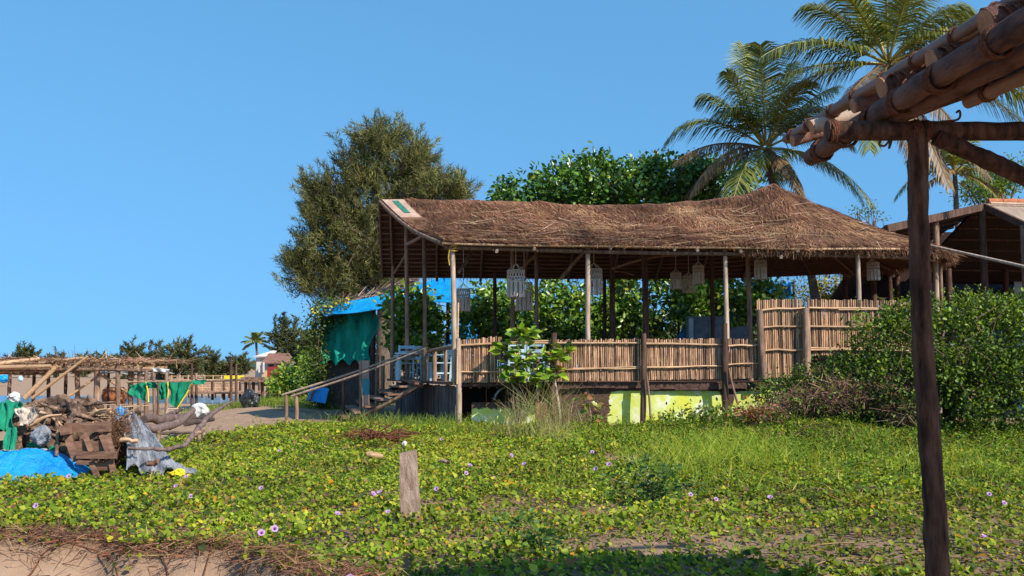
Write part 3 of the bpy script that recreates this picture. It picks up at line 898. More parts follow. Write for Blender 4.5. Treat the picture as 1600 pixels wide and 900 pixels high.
# verge boards and eave poles
P = roof_pt(np.full(7, 0.02), np.linspace(0, 1, 7)); P[:, 2] += 0.03; P[:, 0] -= 0.03
MB().tube(P, 0.05, 6).build("verge_pole", M['post'], SH)
P = roof_pt(np.full(7, NE - 1.02), np.linspace(0, 1, 7)); P[:, 2] -= 0.02; P[:, 0] -= 0.03
MB().tube(P, 0.05, 6).build("verge_pole", M['darkpost'], SH)
P = roof_pt(np.linspace(0, ns + 2, 30), np.full(30, -0.005)); P[:, 2] += 0.01; P[:, 1] -= 0.03
MB().tube(P, 0.03, 6, rough=0.05).build("eave_pole", M['rail'], SH)
a = at(694, 386, YF + 0.12); b = at(1290, 398, YF + 0.12)
MB().tube(cr([a, (a + b) / 2 + np.array((0, 0, -0.04)), b], 8), [0.055, 0.045], 7, rough=0.05).build("eave_beam", M['post'], SH)
P = [b + np.array((-0.4, 0.06, 0.0)), at(1400, 402, YF + 0.75), at(1462, 407, YF + 1.9)]
MB().tube(cr(P, 6), [0.045, 0.04], 7).build("eave_beam", M['post'], SH)
for (u, v) in ((776, 393), (835, 389), (954, 388), (1054, 390), (1158, 393), (1221, 402), (1247, 392), (1090, 391)):
    p = at(u, v, YF - 0.12)
    MB().tube([p, p + np.array((0.02, 0.9, 0.3))], 0.04, 7).build("rafter_end", M['palepost'], SH)
# posts
def post(u, Y, ztop, zbot, r=0.055, mat='post', du=0.0, lean=0.0):
    p = at(u, 500, Y); q = p.copy()
    p[2] = zbot; q[2] = ztop; q[0] += lean
    mid = (p + q) / 2 + np.array((random.uniform(-.02, .02), 0, 0))
    MB().tube(cr([p, mid, q], 5), [r * 1.08, r, r * 0.9], 8, rough=0.035).build("post", M[mat], SH)
zE = Fp[2][2]
def rz(x, y):
    """height of the roof underside over a plan point"""
    t = 1 - abs(y - YR) / (YB - YR)
    k = np.argmin(abs(Rl[:, 0] - x)) if x < PEAK[0] else ns - 1
    return zE - 0.05 + (Rl[k][2] - zE - 0.12) * max(0, t) * (1 if x < PEAK[0] else max(0, 1 - (x - PEAK[0]) / RX)) 
for (u, Y, r, mt, ln) in ((711, 23.55, .064, 'palepost', -.07), (918, 23.6, .06, 'palepost', 0.02), (1136, 23.6, .055, 'palepost', -.02), (1345, 23.7, .06, 'palepost', -.03),
                      (664, 25.4, .05, 'post', -.05), (840, 25.3, .05, 'post', -.03), (1171, 25.3, .065, 'post', -.03),
                      (637, 28.0, .06, 'post', -.07), (800, 27.4, .055, 'post', 0), (957, 27.4, .075, 'darkpost', 0.03), (1009, 26.5, .085, 'darkpost', -.04), (1113, 28.6, .06, 'darkpost', 0),
                      (613, 30.2, .055, 'post', 0), (773, 30.8, .06, 'darkpost', 0), (945, 31.0, .06, 'darkpost', 0), (1322, 30.6, .075, 'darkpost', 0), (1366, 30.2, .10, 'darkpost', 0), (1392, 29.6, .075, 'darkpost', 0),
                      (1465, 26.6, .08, 'palepost', 0), (1472, 27.2, .06, 'post', 0), (1485, 28.2, .09, 'darkpost', 0)):
    x = at(u, 500, Y)[0]
    post(u, Y, rz(x, Y), DECK if u < 1400 else 0.2, r, mt, 0, ln)
# braces
def pole(u0, v0, Y0, u1, v1, Y1, r, mt, name, par):
    a, b = at(u0, v0, Y0), at(u1, v1, Y1)
    return MB().tube(cr([a, (a + b) / 2 + np.array((0, 0, random.uniform(-.03, .03))), b], 4), [r, r * .85], 7, rough=.03).build(name, M[mt], par)
for args in ((717, 425, 24.4, 740, 390, 25.6, .045), (816, 419, 25.4, 836, 400, 25.4, .045), (876, 436, 25.6, 916, 390, 25.0, .05), (634, 382, 26.6, 660, 368, 25.4, .05), (616, 427, 29.6, 634, 398, 28.2, .04), (957, 420, 27.2, 1005, 405, 26.5, .04), (1010, 404, 26.5, 1060, 399, 26.5, .035), (960, 424, 27.2, 990, 430, 27.6, .03), (634, 352, 27, 650, 366, 26.2, .04)):
    pole(*args, 'post', "brace", SH)
# yellow rope lashing on the corner post
mb = MB()
c0 = at(708, 385, 23.53)
for k in range(6):
    an = np.linspace(0, 2 * math.pi, 13)
    mb.tube([c0 + np.array((0.10 * math.cos(a), 0.10 * math.sin(a), -0.10 + 0.045 * k + 0.02 * math.sin(a + k))) for a in an], 0.02, 5, cap=False)
mb.tube(cr([c0 + np.array((-.06, -.11, 0)), c0 + np.array((-.1, -.12, -.25)), c0 + np.array((-.08, -.11, -.46))], 5), 0.016, 5)
mb.build("rope_lashing", M['yrope'], SH)

# deck, foundation and skirting
FL0 = at(711, 597, YF)[0]
LB = at(612, 592, 30.6)
deck_poly = [(FL0 - 0.1, YF + 0.02), (11.0, YF + 0.02), (11.0, 31.4), (LB[0] - 0.25, 31.4)]
mb = MB().slab([(x, y, DECK) for x, y in deck_poly], 0.07)
mb.build("deck", M['board'], SH)
for k in range(14):
    x = FL0 + 0.15 + k * 0.21
    if at(783, 600, YF)[0] - 3 < x < at(866, 600, YF)[0]:
        MB().bar((x, YF - 0.04, DECK - 0.12), (x, YF + 1.2, DECK - 0.12), 0.06, 0.05).build("deck_joist", M['darkpost'], SH)
a = at(716, 602, YF - .03); b = at(868, 600, YF - .03)
MB().tube(cr([a, b], 6), 0.05, 7, rough=.06).build("deck_edge_pole", M['darkpost'], SH)
# masonry wall under the deck with peeling lime paint (mask painted per vertex = where the coat survives)
xa, xb = at(866, 600, YF)[0], at(1196, 600, YF)[0]
nxg, nzg = 60, 16
def lime_mask(x, z):
    x0 = at(957, 640, YF)[0]; x1 = at(1131, 640, YF)[0]; x2 = at(1146, 640, YF)[0]
    m = sm(x0 - 0.22 - 0.12 * (z < .35), x0 + 0.12, x) * (1 - sm(0.80, 0.93, z))
    gap = np.exp(-((x - (x1 + x2) / 2) / 0.16) ** 2) * sm(0.1, 0.7, z)
    return np.clip(m - 0.9 * gap, 0, 1)
mb = MB()
V = []; F = []
for i, x in enumerate(np.linspace(xa, xb, nxg)):
    for j, z in enumerate(np.linspace(-0.3, DECK - 0.07, nzg)):
        V.append((x, YF + 0.10 - 0.012 * float(wob(x, z, 2.5, 3)), z))
F = [(i * nzg + j, (i + 1) * nzg + j, (i + 1) * nzg + j + 1, i * nzg + j + 1) for i in range(nxg - 1) for j in range(nzg - 1)]
mb.add(V, F)
mb.c = [(float(lime_mask(v[0], v[2])), 0, 0) for v in V]
k0 = len(mb.v)
mb.box((xa, YF + 0.14, -0.3), (xb, YF + 0.42, DECK - 0.075))
mb.c[k0:] = [(0, 0, 0)] * (len(mb.v) - k0)
mb.build("foundation_wall", M['lime'], SH, usecol=True)
# ledge along the top of the wall
mb = MB()
for k in range(14):
    x0 = xa + (xb - xa) * k / 14; x1 = xa + (xb - xa) * (k + 1) / 14
    mb.box((x0, YF - 0.01 - 0.02 * random.random(), DECK - 0.13 - 0.05 * random.random()), (x1 + 0.004 * (k % 2), YF + 0.13, DECK - 0.012 + 0.008 * (k % 2)))
mb.c = [(0, 0, 0)] * len(mb.v)
mb.build("wall_ledge", M['lime'], SH, usecol=True)
for (u0, u1, d) in ((834, 860, 0.25),):
    a, b = at(u0, 640, YF + d), at(u1, 640, YF + d)
    mb = MB().box((a[0], YF + d, -0.2), (b[0], YF + d + 0.4, DECK - 0.16)); mb.c = [(0.1, 0, 0)] * len(mb.v)
    mb.build("pier", M['board'], SH)
# far wall closing the dark space under the deck
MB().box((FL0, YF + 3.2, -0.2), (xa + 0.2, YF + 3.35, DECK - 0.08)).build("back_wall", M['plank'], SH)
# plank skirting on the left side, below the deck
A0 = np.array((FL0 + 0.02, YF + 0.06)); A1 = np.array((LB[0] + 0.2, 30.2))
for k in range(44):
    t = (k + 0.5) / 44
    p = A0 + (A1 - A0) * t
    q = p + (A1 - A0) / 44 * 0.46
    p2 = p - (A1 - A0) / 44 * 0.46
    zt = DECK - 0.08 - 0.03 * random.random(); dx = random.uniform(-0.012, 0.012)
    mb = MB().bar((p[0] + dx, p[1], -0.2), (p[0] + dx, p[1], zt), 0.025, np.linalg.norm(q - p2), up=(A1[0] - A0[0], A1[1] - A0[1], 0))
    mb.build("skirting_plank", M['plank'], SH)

# ------------------------------------------------------------------ low lime block in the opening, rubble on it
a, b = gat(737, 668), at(834, 630, YF - 0.15)
xa_, xb_ = at(737, 640, YF - .15)[0], at(836, 640, YF - .15)[0]
ztop = at(737, 629, YF - .15)[2]
mb = MB(); V = []
nx_, nz_ = 24, 10
for x in np.linspace(xa_, xb_, nx_):
    for z in np.linspace(-0.2, ztop, nz_):
        V.append((x, YF - 0.15 - 0.01 * float(wob(x, z, 4, 1)), z))
mb.add(V, [(i * nz_ + j, (i + 1) * nz_ + j, (i + 1) * nz_ + j + 1, i * nz_ + j + 1) for i in range(nx_ - 1) for j in range(nz_ - 1)])
mb.c = [(float(0.92 - 0.75 * sm(0.2, ztop + 0.05, v[2]) * (1 - 0.35 * sm(xa_ + .7, xb_, v[0]))), 0, 0) for v in V]
k0 = len(mb.v)
mb.box((xa_, YF - 0.13, -0.2), (xb_, YF + 0.2, ztop - 0.004)); mb.c[k0:] = [(0, 0, 0)] * 8
tag(mb.build("low_wall", M['lime'], usecol=True), "low lime painted block wall in the dark opening under the deck", "wall")
mb = MB().tube([(xa_ + .95, YF - .1, ztop + .0), (xa_ + .97, YF + .12, ztop + .01)], [0.13, 0.12], 6, rough=.2)
tag(mb.build("brick_lump", M['brick']), "orange broken brick lump lying on the low lime wall", "brick")
mb = MB()
pts = [np.array((xa_ + .86 + .34 * math.cos(t), YF + 0.1, ztop + 0.02 + .34 * math.sin(t))) for t in np.linspace(0.1, math.pi - .1, 12)]
mb.tube(pts, 0.028, 6)
tag(mb.build("old_tyre", M['greynet']), "half buried grey tyre behind the low lime wall", "tyre")

# ------------------------------------------------------------------ bamboo fence panels
CANES = []
def cane_mesh(i):
    r = 0.018 + 0.008 * random.random()
    P = [(0.006 * math.sin(k * 1.7 + i), 0.004 * math.cos(k + i), k / 3.0) for k in range(4)]
    rad = [r * random.uniform(0.9, 1.1) for _ in range(4)]
    mb = MB().tube(P, rad, 6)
    o = mb.build("bamboo_cane", M['cane'], origin=(0, 0, 0))
    me = o.data; bpy.data.objects.remove(o)
    return me
for i in range(6): CANES.append(cane_mesh(i))
def fence(label, u0, u1, Y, vt0, vt1, vb0, vb1, rails, posts, pitch=0.045, jag=0.02, skip=None, lean=0.0, pale=0.05):
    """canes from px u0 to u1; v tops and bottoms at both ends"""
    p0, p1 = at(u0, (vt0 + vb0) / 2, Y), at(u1, (vt1 + vb1) / 2, Y)
    F = thing("bamboo_fence", label, "fence", (0.5 * (p0[0] + p1[0]), Y, at(u0, vb0, Y)[2]), "bamboo fence panels along the deck")
    x = p0[0]
    o0 = ORI[F]
    while x < p1[0]:
        t = (x - p0[0]) / (p1[0] - p0[0])
        u = u0 + (u1 - u0) * t
        zt = at(u, vt0 + (vt1 - vt0) * t, Y)[2] + random.uniform(-jag, jag)
        zb = at(u, vb0 + (vb1 - vb0) * t, Y)[2] + random.uniform(-jag, jag) * 0.6
        if not (skip and skip(u)):
            c = bpy.data.objects.new("bamboo_cane", random.choice(CANES))
            COL.objects.link(c); c.parent = F
            c.location = (x - o0[0], random.uniform(-.012, .012), zb - o0[2])
            c.scale = (1, 1, zt - zb)
            c.rotation_euler = (0, random.uniform(-.012, .012) + lean, random.uniform(0, 6))
        x += pitch * random.uniform(0.86, 1.12)
    for (ua, va, ub, vb, r) in rails:
        a, b = at(ua, va, Y - 0.06), at(ub, vb, Y - 0.06)
        P = cr([a, a + (b - a) * .35 + np.array((0, 0, random.uniform(-.02, .02))), a + (b - a) * .7 + np.array((0, 0, random.uniform(-.02, .02))), b], 4)
        MB().tube(P, [r, r * .8], 7, rough=.04).build("rail", M['rail'], F)
    for (ua, va, ub, vb, Y2, r, mt) in posts:
        a, b = at(ua, va, Y2), at(ub, vb, Y2)
        if len(posts) and vb > 640: b[2] = min(b[2], 0.0) - 0.1
        P = cr([a, a + (b - a) * .4 + np.array((random.uniform(-.02, .02), 0, 0)), b], 5)
        MB().tube(P, [r * .85, r, r * 1.05], 8, rough=.05).build("post", M[mt], F)
    return F
YFe = YF - 0.10
fence("bamboo cane fence panel left of the leafy sapling, canes reaching highest at its right end", 720, 784, YFe, 531, 525, 598, 597,
      ((717, 540, 870, 532, .03), (719, 581, 800, 580, .024)), ((716, 529, 717, 672, YFe - .12, .062, 'palepost'),))
fence("long low bamboo cane fence panel between sapling and dark leaning post", 870, 1003, YFe, 531, 530, 595, 595,
      ((784, 537, 1003, 536, .03), (868, 578, 1003, 573, .024), (895, 576, 1003, 575, .02)), ((866, 520, 860, 672, YFe - .12, .075, 'darkpost'), (866, 592, 878, 672, YFe - .35, .035, 'palepost')))
fence("low bamboo cane fence panel above the lime painted wall", 1008, 1130, YFe, 530, 529, 594, 592,
      ((1008, 537, 1130, 539, .028), (1010, 574, 1130, 572, .024)), ((1006, 521, 1004, 672, YFe - .16, .065, 'darkpost'), (1011, 588, 1018, 664, YFe - .3, .025, 'post')))
fence("short low bamboo fence panel beside the tall fence, split flat pale canes", 1139, 1189, YFe, 529, 532, 592, 590,
      ((1138, 541, 1189, 538, .028), (1138, 570, 1190, 568, .02)), ((1132, 505, 1133, 652, YFe - .14, .075, 'darkpost'), (1139, 575, 1153, 632, YFe - .3, .025, 'post')), pitch=0.047)
fence("tall bamboo cane fence panel left of its middle post", 1184, 1256, YFe + .02, 468, 468, 591, 589,
      ((1190, 485, 1258, 481, .028), (1192, 512, 1256, 510, .026), (1194, 548, 1256, 546, .028)), ((1187, 484, 1194, 592, YFe - .14, .085, 'post'), (1259, 481, 1260, 600, YFe - .14, .095, 'post')))
fence("tall bamboo cane fence panel partly hidden by the big green bush", 1263, 1440, YFe + .02, 468, 470, 556, 552,
      ((1264, 481, 1384, 483, .028), (1310, 484, 1440, 484, .022), (1264, 510, 1440, 509, .026), (1264, 544, 1440, 545, .028), (1264, 547, 1420, 548, .024)), ((1384, 470, 1384, 600, YFe + .1, .06, 'darkpost'),))
# base wall below the tall fence
mb = MB(); V = []
xa2, xb2 = at(1197, 560, YF)[0], at(1440, 560, YF)[0]
for x in np.linspace(xa2, xb2, 24):
    for z in np.linspace(-.3, 1.62 if x > at(1262, 560, YF)[0] else 1.12, 10):
        V.append((x, YF + 0.11, z))
mb.add(V, [(i * 10 + j, (i + 1) * 10 + j, (i + 1) * 10 + j + 1, i * 10 + j + 1) for i in range(23) for j in range(9)])
mb.c = [(0.62 if v[2] < 1.4 else 0.1, 0, 0) for v in V]
k0 = len(mb.v); mb.box((xa2, YF + .13, -.3), (xb2, YF + .4, 1.12)); mb.c[k0:] = [(0, 0, 0)] * 8
mb.build("foundation_wall", M['lime'], SH, usecol=True)

# slim stick tied upright beside the corner post
o = MB().tube([at(714, 600, YF - .3), at(716, 473, YF - .2)], 0.022, 6).build("thin_pole", M['rail'])
tag(o, "thin upright bamboo stick tied to the front left corner post", "pole")

# ------------------------------------------------------------------ steps and hand rails on the left
ST = thing("wooden_steps", "rickety wooden steps with long bamboo handrails climbing to the deck", "stairs", gat(600, 655))
top0, top1 = at(660, 599, 25.4), at(640, 594, 27.2)
bot0, bot1 = at(536, 655, 26.0), at(520, 646, 28.0)
bot0[2] = gz1(bot0[0], bot0[1]) - .05; bot1[2] = gz1(bot1[0], bot1[1]) - .05
MB().tube(cr([bot0, (bot0 + top0) / 2 + np.array((0, 0, -.05)), top0], 5), .065, 7, rough=.06).build("stringer", M['post'], ST)
MB().tube(cr([bot1, (bot1 + top1) / 2, top1], 5), .065, 7, rough=.06).build("stringer", M['darkpost'], ST)
for k in range(7):
    t = (k + .6) / 7
    a = bot0 + (top0 - bot0) * t; b = bot1 + (top1 - bot1) * t
    a = a + np.array((0, -.12, .09)); b = b + np.array((0, .1, .09))
    tilt = random.uniform(-.04, .04)
    MB().bar(a + np.array((0, 0, tilt)), b - np.array((0, 0, tilt)), 0.32, 0.05).build("tread", M['post'] if k % 2 else M['board'], ST)
    MB().bar(a + np.array((.1, .1, -.09)), b + np.array((.1, 0, -.09)), 0.04, 0.10).build("riser", M['board'], ST)
for (ua, va, Ya, ub, vb, Yb) in ((441, 617, 27.2, 664, 541, 26.6), (456, 619, 26.3, 668, 543, 25.3)):
    a, b = at(ua, va, Ya), at(ub, vb, Yb)
    MB().tube(cr([a, a + (b - a) * .5 + np.array((0, 0, -.05)), b], 8), [.032, .026], 7, rough=.03).build("handrail", M['palepost'], ST)
for (u, vt, vb, Y, r, mt) in ((447, 617, 660, 27.2, .045, 'post'), (463, 619, 660, 26.3, .05, 'post'), (536, 586, 640, 27.0, .045, 'darkpost'), (563, 563, 657, 26.1, .04, 'post')):
    a, b = at(u, vt, Y), at(u, vb, Y); b[2] = gz1(b[0], b[1]) - .15
    MB().tube([a, (a + b) / 2 + np.array((.015, 0, 0)), b], r, 7, rough=.05).build("rail_post", M[mt], ST)
# deck rail along the left side
for (ua, va, Ya, ub, vb, Yb, r) in ((672, 548, 25.2, 712, 541, 23.6, .05), (672, 549, 25.2, 640, 556, 28, .04)):
    a, b = at(ua, va, Ya), at(ub, vb, Yb)
    MB().tube(cr([a, b], 4), r, 7, rough=.04).build("deck_rail", M['post'], SH)
for (u, vt, vb, Y, r) in ((664, 545, 601, 25.3, .055), (679, 548, 601, 25.0, .06), (696, 546, 597, 24.3, .045), (623, 558, 596, 28.5, .045), (590, 555, 600, 30, .05), (598, 556, 600, 30, .06)):
    a, b = at(u, vt, Y), at(u, vb, Y); b[2] = DECK if u > 610 else 0.2
    MB().tube([a, (a + b) / 2, b], r, 7, rough=.06).build("rail_post", M['post'], SH)
# small square concrete post and board beside the steps
a = gat(580, 657)
mb = MB(); mb.bar((a[0], a[1] - .9, -.1), (a[0] - .02, a[1] - .9, at(580, 617, a[1] - .9)[2]), .15, .17, up=(0, 1, 0))
tag(mb.build("stair_post", M['concrete']), "short square concrete post at the foot of the wooden steps", "post")
mb = MB(); p = at(569, 592, 28.5)
mb.bar((p[0], 28.5, 0.05), (p[0] + .02, 28.5, at(569, 592, 28.5)[2]), .28, .05, up=(0, 1, 0))
bo = mb.build("leaning_board", M['teal'])
tag(bo, "narrow teal and brown board standing behind the steps", "board")
mb = MB(); mb.bar((p[0], 28.49, at(569, 592, 28.5)[2] + .003), (p[0] + .01, 28.49, at(569, 563, 28.5)[2]), .28, .05, up=(0, 1, 0))
mb.build("upper_half", M['sheet'], bo)

# concrete marker post in the foreground
a = gat(643, 818)
mb = MB()
H_ = at(643, 706, a[1])[2]
w0, w1 = 0.093, 0.071
nS = 9
V = []
for k in range(nS):
    t = k / (nS - 1); w = w0 + (w1 - w0) * t
    for (i, j) in ((-1, -1), (-.9, -1.03), (.9, -1.03), (1, -1), (1.02, .9), (.9, 1), (-.9, 1), (-1.02, .9)):
        V.append((a[0] + i * w - 0.035 * t + rng.normal(0, .0015), a[1] + j * w * .9 + rng.normal(0, .0015), -.15 + (H_ + .15) * t + (0.01 * i if k == nS - 1 else 0)))
F = [(k * 8 + j, k * 8 + (j + 1) % 8, (k + 1) * 8 + (j + 1) % 8, (k + 1) * 8 + j) for k in range(nS - 1) for j in range(8)] + [tuple(range((nS - 1) * 8, nS * 8))]
mb.add(V, F)
tag(mb.build("concrete_post", M['concrete']), "weathered tapering concrete post standing alone in the foreground vines", "post")

# ------------------------------------------------------------------ macrame lampshades under the roof
def lampshade(u, vtop, vbot, Y, wpx, label, rows=2):
    c = at(u, vtop, Y); zb = at(u, vbot, Y)[2]
    r = wpx / 2 / FPX * Y
    Lm = thing("macrame_lampshade", label, "lampshade", (c[0], Y, zb), "macrame lampshades hanging under the thatch")
    h = c[2] - zb
    n = 18
    zt = c[2]
    # knotted band: open lattice of cords
    mb = MB()
    for k in range(n):
        a0 = 2 * math.pi * k / n
        for sg in (-1, 1):
            P = [(c[0] + r * math.cos(a0 + sg * t * .5), Y + r * math.sin(a0 + sg * t * .5), zt - .42 * h * t) for t in np.linspace(0, 1, 5)]
            mb.tube(P, 0.0095, 4, cap=False)
    for z, rr in ((zt, .014), (zt - .24 * h, .012), (zt - .42 * h, .016)):
        P = [(c[0] + r * 1.01 * math.cos(a), Y + r * 1.01 * math.sin(a), z) for a in np.linspace(0, 2 * math.pi, 25)]
        mb.tube(P, rr, 5, cap=False)
    mb.build("knotted_band", M['cotton'], Lm)
    mb = MB()
    for k in range(33):                                # tassels in bunches of three
        a0 = 2 * math.pi * ((k // 3) + .21 * (k % 3)) / 11
        z1 = zb + h * (0.04 * random.random())
        x, y = c[0] + r * .98 * math.cos(a0), Y + r * .98 * math.sin(a0)
        mb.tube([(x, y, zt - .42 * h), (x + random.uniform(-.008, .008), y, (zt + z1) / 2 - .2 * h), (x + random.uniform(-.012, .012), y, z1)], [.017, .014, .021], 5)
    mb.build("tassels", M['cotton'], Lm)["kind"] = "stuff"
    mb = MB()
    for k in range(6):
        a0 = 2 * math.pi * k / 6
        mb.tube([(c[0] + r * math.cos(a0), Y + r * math.sin(a0), zt), (c[0], Y, zt + .26 * h)], 0.008, 4)
    mb.tube([(c[0], Y, zt + .25 * h), (c[0], Y, rz(c[0], Y) - .02)], 0.009, 4)
    mb.build("hanging_cord", M['cotton'], Lm)
for args in ((806, 423, 465, 24.4, 27, "large pale macrame lampshade hanging nearest the front, its tassel tips sunlit"),
             (819, 442, 486, 26.3, 25, "macrame lampshade half hidden behind the large front lampshade"),
             (724, 452, 487, 26.6, 21, "shaded macrame lampshade right of the front left corner post"),
             (928, 421, 461, 24.8, 25, "macrame lampshade partly behind the second front post"),
             (1056, 427, 452, 27.0, 16, "leftmost of three small macrame lampshades clustered in the middle of the shack"),
             (1076, 432, 458, 28.0, 18, "lowest and dimmest of three macrame lampshades clustered in the middle of the shack"),
             (1091, 416, 444, 26.0, 17, "highest of three macrame lampshades clustered in the middle of the shack"),
             (1188, 408, 437, 25.2, 18, "macrame lampshade hanging alone left of the tall fence"),
             (1364, 411, 438, 25.4, 18, "macrame lampshade hanging above the tall bamboo fence near the right end")):
    lampshade(*args)

# ------------------------------------------------------------------ furniture on the deck
def chair(x, y, rot, label):
    Cc = thing("wooden_chair", label, "chair", (x, y, DECK), "pale blue chairs on the deck")
    c, s = math.cos(rot), math.sin(rot)
    def w(p): return np.array((x + p[0] * c - p[1] * s, y + p[0] * s + p[1] * c, DECK + p[2]))
    def bar(a, b, ww, hh, name, up=(0, 0, 1)):
        MB().bar(w(a), w(b), ww, hh, up).build(name, M['paleblue'], Cc)
    for i in (-.2, .2):
        bar((i, -.2, 0), (i, -.2, .45), .05, .05, "leg", (0, 1, 0))
        bar((i, .2, 0), (i, .27, .95), .05, .05, "leg", (0, 1, 0))
    bar((0, -.24, .46), (0, .24, .46), .46, .03, "seat")
    for z in (.6, .75, .9):
        bar((-.22, .235 + z * .03, z), (.22, .235 + z * .03, z), .03, .08, "back_slat")
    bar((-.2, -.2, .2), (-.2, .2, .2), .03, .04, "stretcher"); bar((.2, -.2, .2), (.2, .2, .2), .03, .04, "stretcher")
    for i in (-.24, .24):
        bar((i, -.22, .66), (i, .26, .68), .05, .03, "armrest")
for (u, Y, rot, lb) in ((632, 27.6, .3, "pale blue wooden chair nearest the top of the steps"), (655, 28.3, -.5, "pale blue wooden chair just right of the steps behind a table"), (688, 25.6, 1.9, "pale blue wooden chair seen side on behind the deck rail"),
                        (703, 27.2, .2, "pale blue wooden chair behind the front left corner post"), (805, 24.6, .2, "pale blue wooden chair showing through the fence gap left of the sapling stem"), (842, 24.8, -.3, "pale blue wooden chair showing through the fence gap right of the sapling stem")):
    chair(at(u, 590, Y)[0], Y, rot + math.pi, lb)
T = thing("wooden_table", "pale blue wooden table between the chairs at the left end", "table", (at(645, 590, 27)[0], 27, DECK))
x0 = ORI[T][0]
MB().bar((x0 - .45, 27, DECK + .72), (x0 + .45, 27, DECK + .72), .7, .04).build("table_top", M['paleblue'], T)
for i in (-.38, .38):
    for j in (-.28, .28):
        MB().bar((x0 + i, 27 + j, DECK), (x0 + i, 27 + j, DECK + .7), .06, .06, (0, 1, 0)).build("leg", M['paleblue'], T)
CB = thing("painted_cabinet", "grey blue painted cabinet with two panelled doors inside the shack", "cabinet", (at(1102, 530, 29)[0], 29, DECK))
xa3, xb3 = at(1077, 500, 29)[0], at(1130, 500, 29)[0]
zt3 = at(1100, 497, 29)[2]
MB().box((xa3, 29.03, DECK), (xb3, 29.5, zt3)).build("body", M['slatepaint'], CB)
MB().box((xa3 - .04, 28.99, zt3 + .001), (xb3 + .04, 29.52, zt3 + .05)).build("top", M['slatepaint'], CB)
MB().box((xa3 - .02, 28.9, DECK), (xa3 + .1, 29.02, zt3 - .01)).build("side_post", M['paleblue'], CB)
for i in range(2):
    w_ = (xb3 - xa3 - .2) / 2
    x1 = xa3 + .14 + i * (w_ + .02)
    d = MB().box((x1, 28.99, DECK + .1), (x1 + w_, 29.028, zt3 - .06)).build("door", M['slatepaint'], CB)
    for z in (0.15, .52):
        MB().box((x1 + .08, 28.975, DECK + z * 1.2 + .05), (x1 + w_ - .08, 28.988, DECK + z * 1.2 + .42)).build("door_panel", M['bluewall'], d)

# ------------------------------------------------------------------ saplings by the deck
def plant(name, label, cat, base, stems, nleaf, L, cols, crown, probs=None, mat='leaf_gloss'):
    t = thing(name, label, cat, base)
    mb = MB()
    for tip in stems:
        m_ = (base + tip) / 2 + np.array((random.uniform(-.06, .06), 0, 0.05))
        mb.tube(cr([base, m_, tip], 5), [.016 if L > .1 else .006, .006 if L > .1 else .003], 6)
    mb.build("stem", M['bark'], t)
    P = []; A = []
    for k in range(nleaf):
        c = crown[k % len(crown)]
        d = unit(rng.normal(0, 1, 3) * np.array((1, .7, .7)))
        p = c[0] + d * c[1] * rng.uniform(.2, 1)
        P.append(p); A.append(unit(d * np.array((1, 1, .5)) + np.array((0, -.2, .15))))
    P = np.array(P); A = np.array(A)
    Nn = unit(np.array((.3, -.45, .85)) + rng.normal(0, .35, P.shape))
    Ls = rng.uniform(.7, 1.15, len(P)) * L
    bigmesh("leaves", *leaves(P, A, Nn, Ls, Ls * .62, pick(cols, len(P), probs), .18, .66, .12), M[mat], t)
    return t
b0 = gat(806, 662); b0[1] = 22.75; b0[0] = at(808, 600, 22.75)[0]
crown = [(at(u, v, 22.7 + d), r) for (u, v, d, r) in ((790, 548, 0, .22), (815, 556, -.1, .25), (845, 562, 0, .25), (868, 560, -.1, .18), (830, 580, -.1, .25), (805, 575, .05, .2), (850, 590, 0, .2), (880, 548, 0, .1), (812, 525, .1, .16), (825, 522, .1, .12), (800, 590, 0, .12), (868, 580, 0, .15))]
plant("leafy_sapling", "broad leaved bright green sapling growing up through the fence gap", "sapling", b0, [c[0] for c in crown], 250, .26,
      [(.17, .30, .02), (.26, .38, .03), (.10, .19, .02), (.36, .37, .05), (.3, .16, .05)], crown, [.35, .25, .25, .1, .05])
b0 = gat(935, 668)
b0[1] = 22.6; b0[0] = at(938, 640, 22.6)[0]
crown = [(at(u, v, 22.5), r) for (u, v, r) in ((912, 627, .14), (930, 625, .14), (940, 640, .16), (925, 640, .12), (938, 655, .16), (950, 660, .14))]
plant("young_plant", "small reddish green broad leaved plant at the dark wall foot", "plant", b0, [c[0] for c in crown], 42, .22,
      [(.14, .24, .03), (.26, .27, .05), (.24, .09, .04), (.32, .17, .07)], crown)
for (u, v, n, lb) in ((1290, 650, 0, ""),):
    pass
# small dark herbs in the foreground
for (u, v, lb) in ((1020, 795, "dark green bushy herb in the vines right of the concrete post"), (845, 868, "small dark seedling in the shaded foreground below the bare sand strip")):
    b = gat(u, v); b[2] = gz1(b[0], b[1])
    big = u > 900
    crown = [(b + np.array((rng.normal(0, .24 if big else .1), rng.normal(0, .18 if big else .08), rng.uniform(.06, .42 if big else .34))), .09) for _ in range(26 if big else 9)]
    plant("dark_herb", lb, "plant", b, [c[0] for c in crown], 620 if big else 150, .055, [(.05, .11, .022), (.08, .15, .025), (.12, .2, .03)], crown, None, 'leaf')

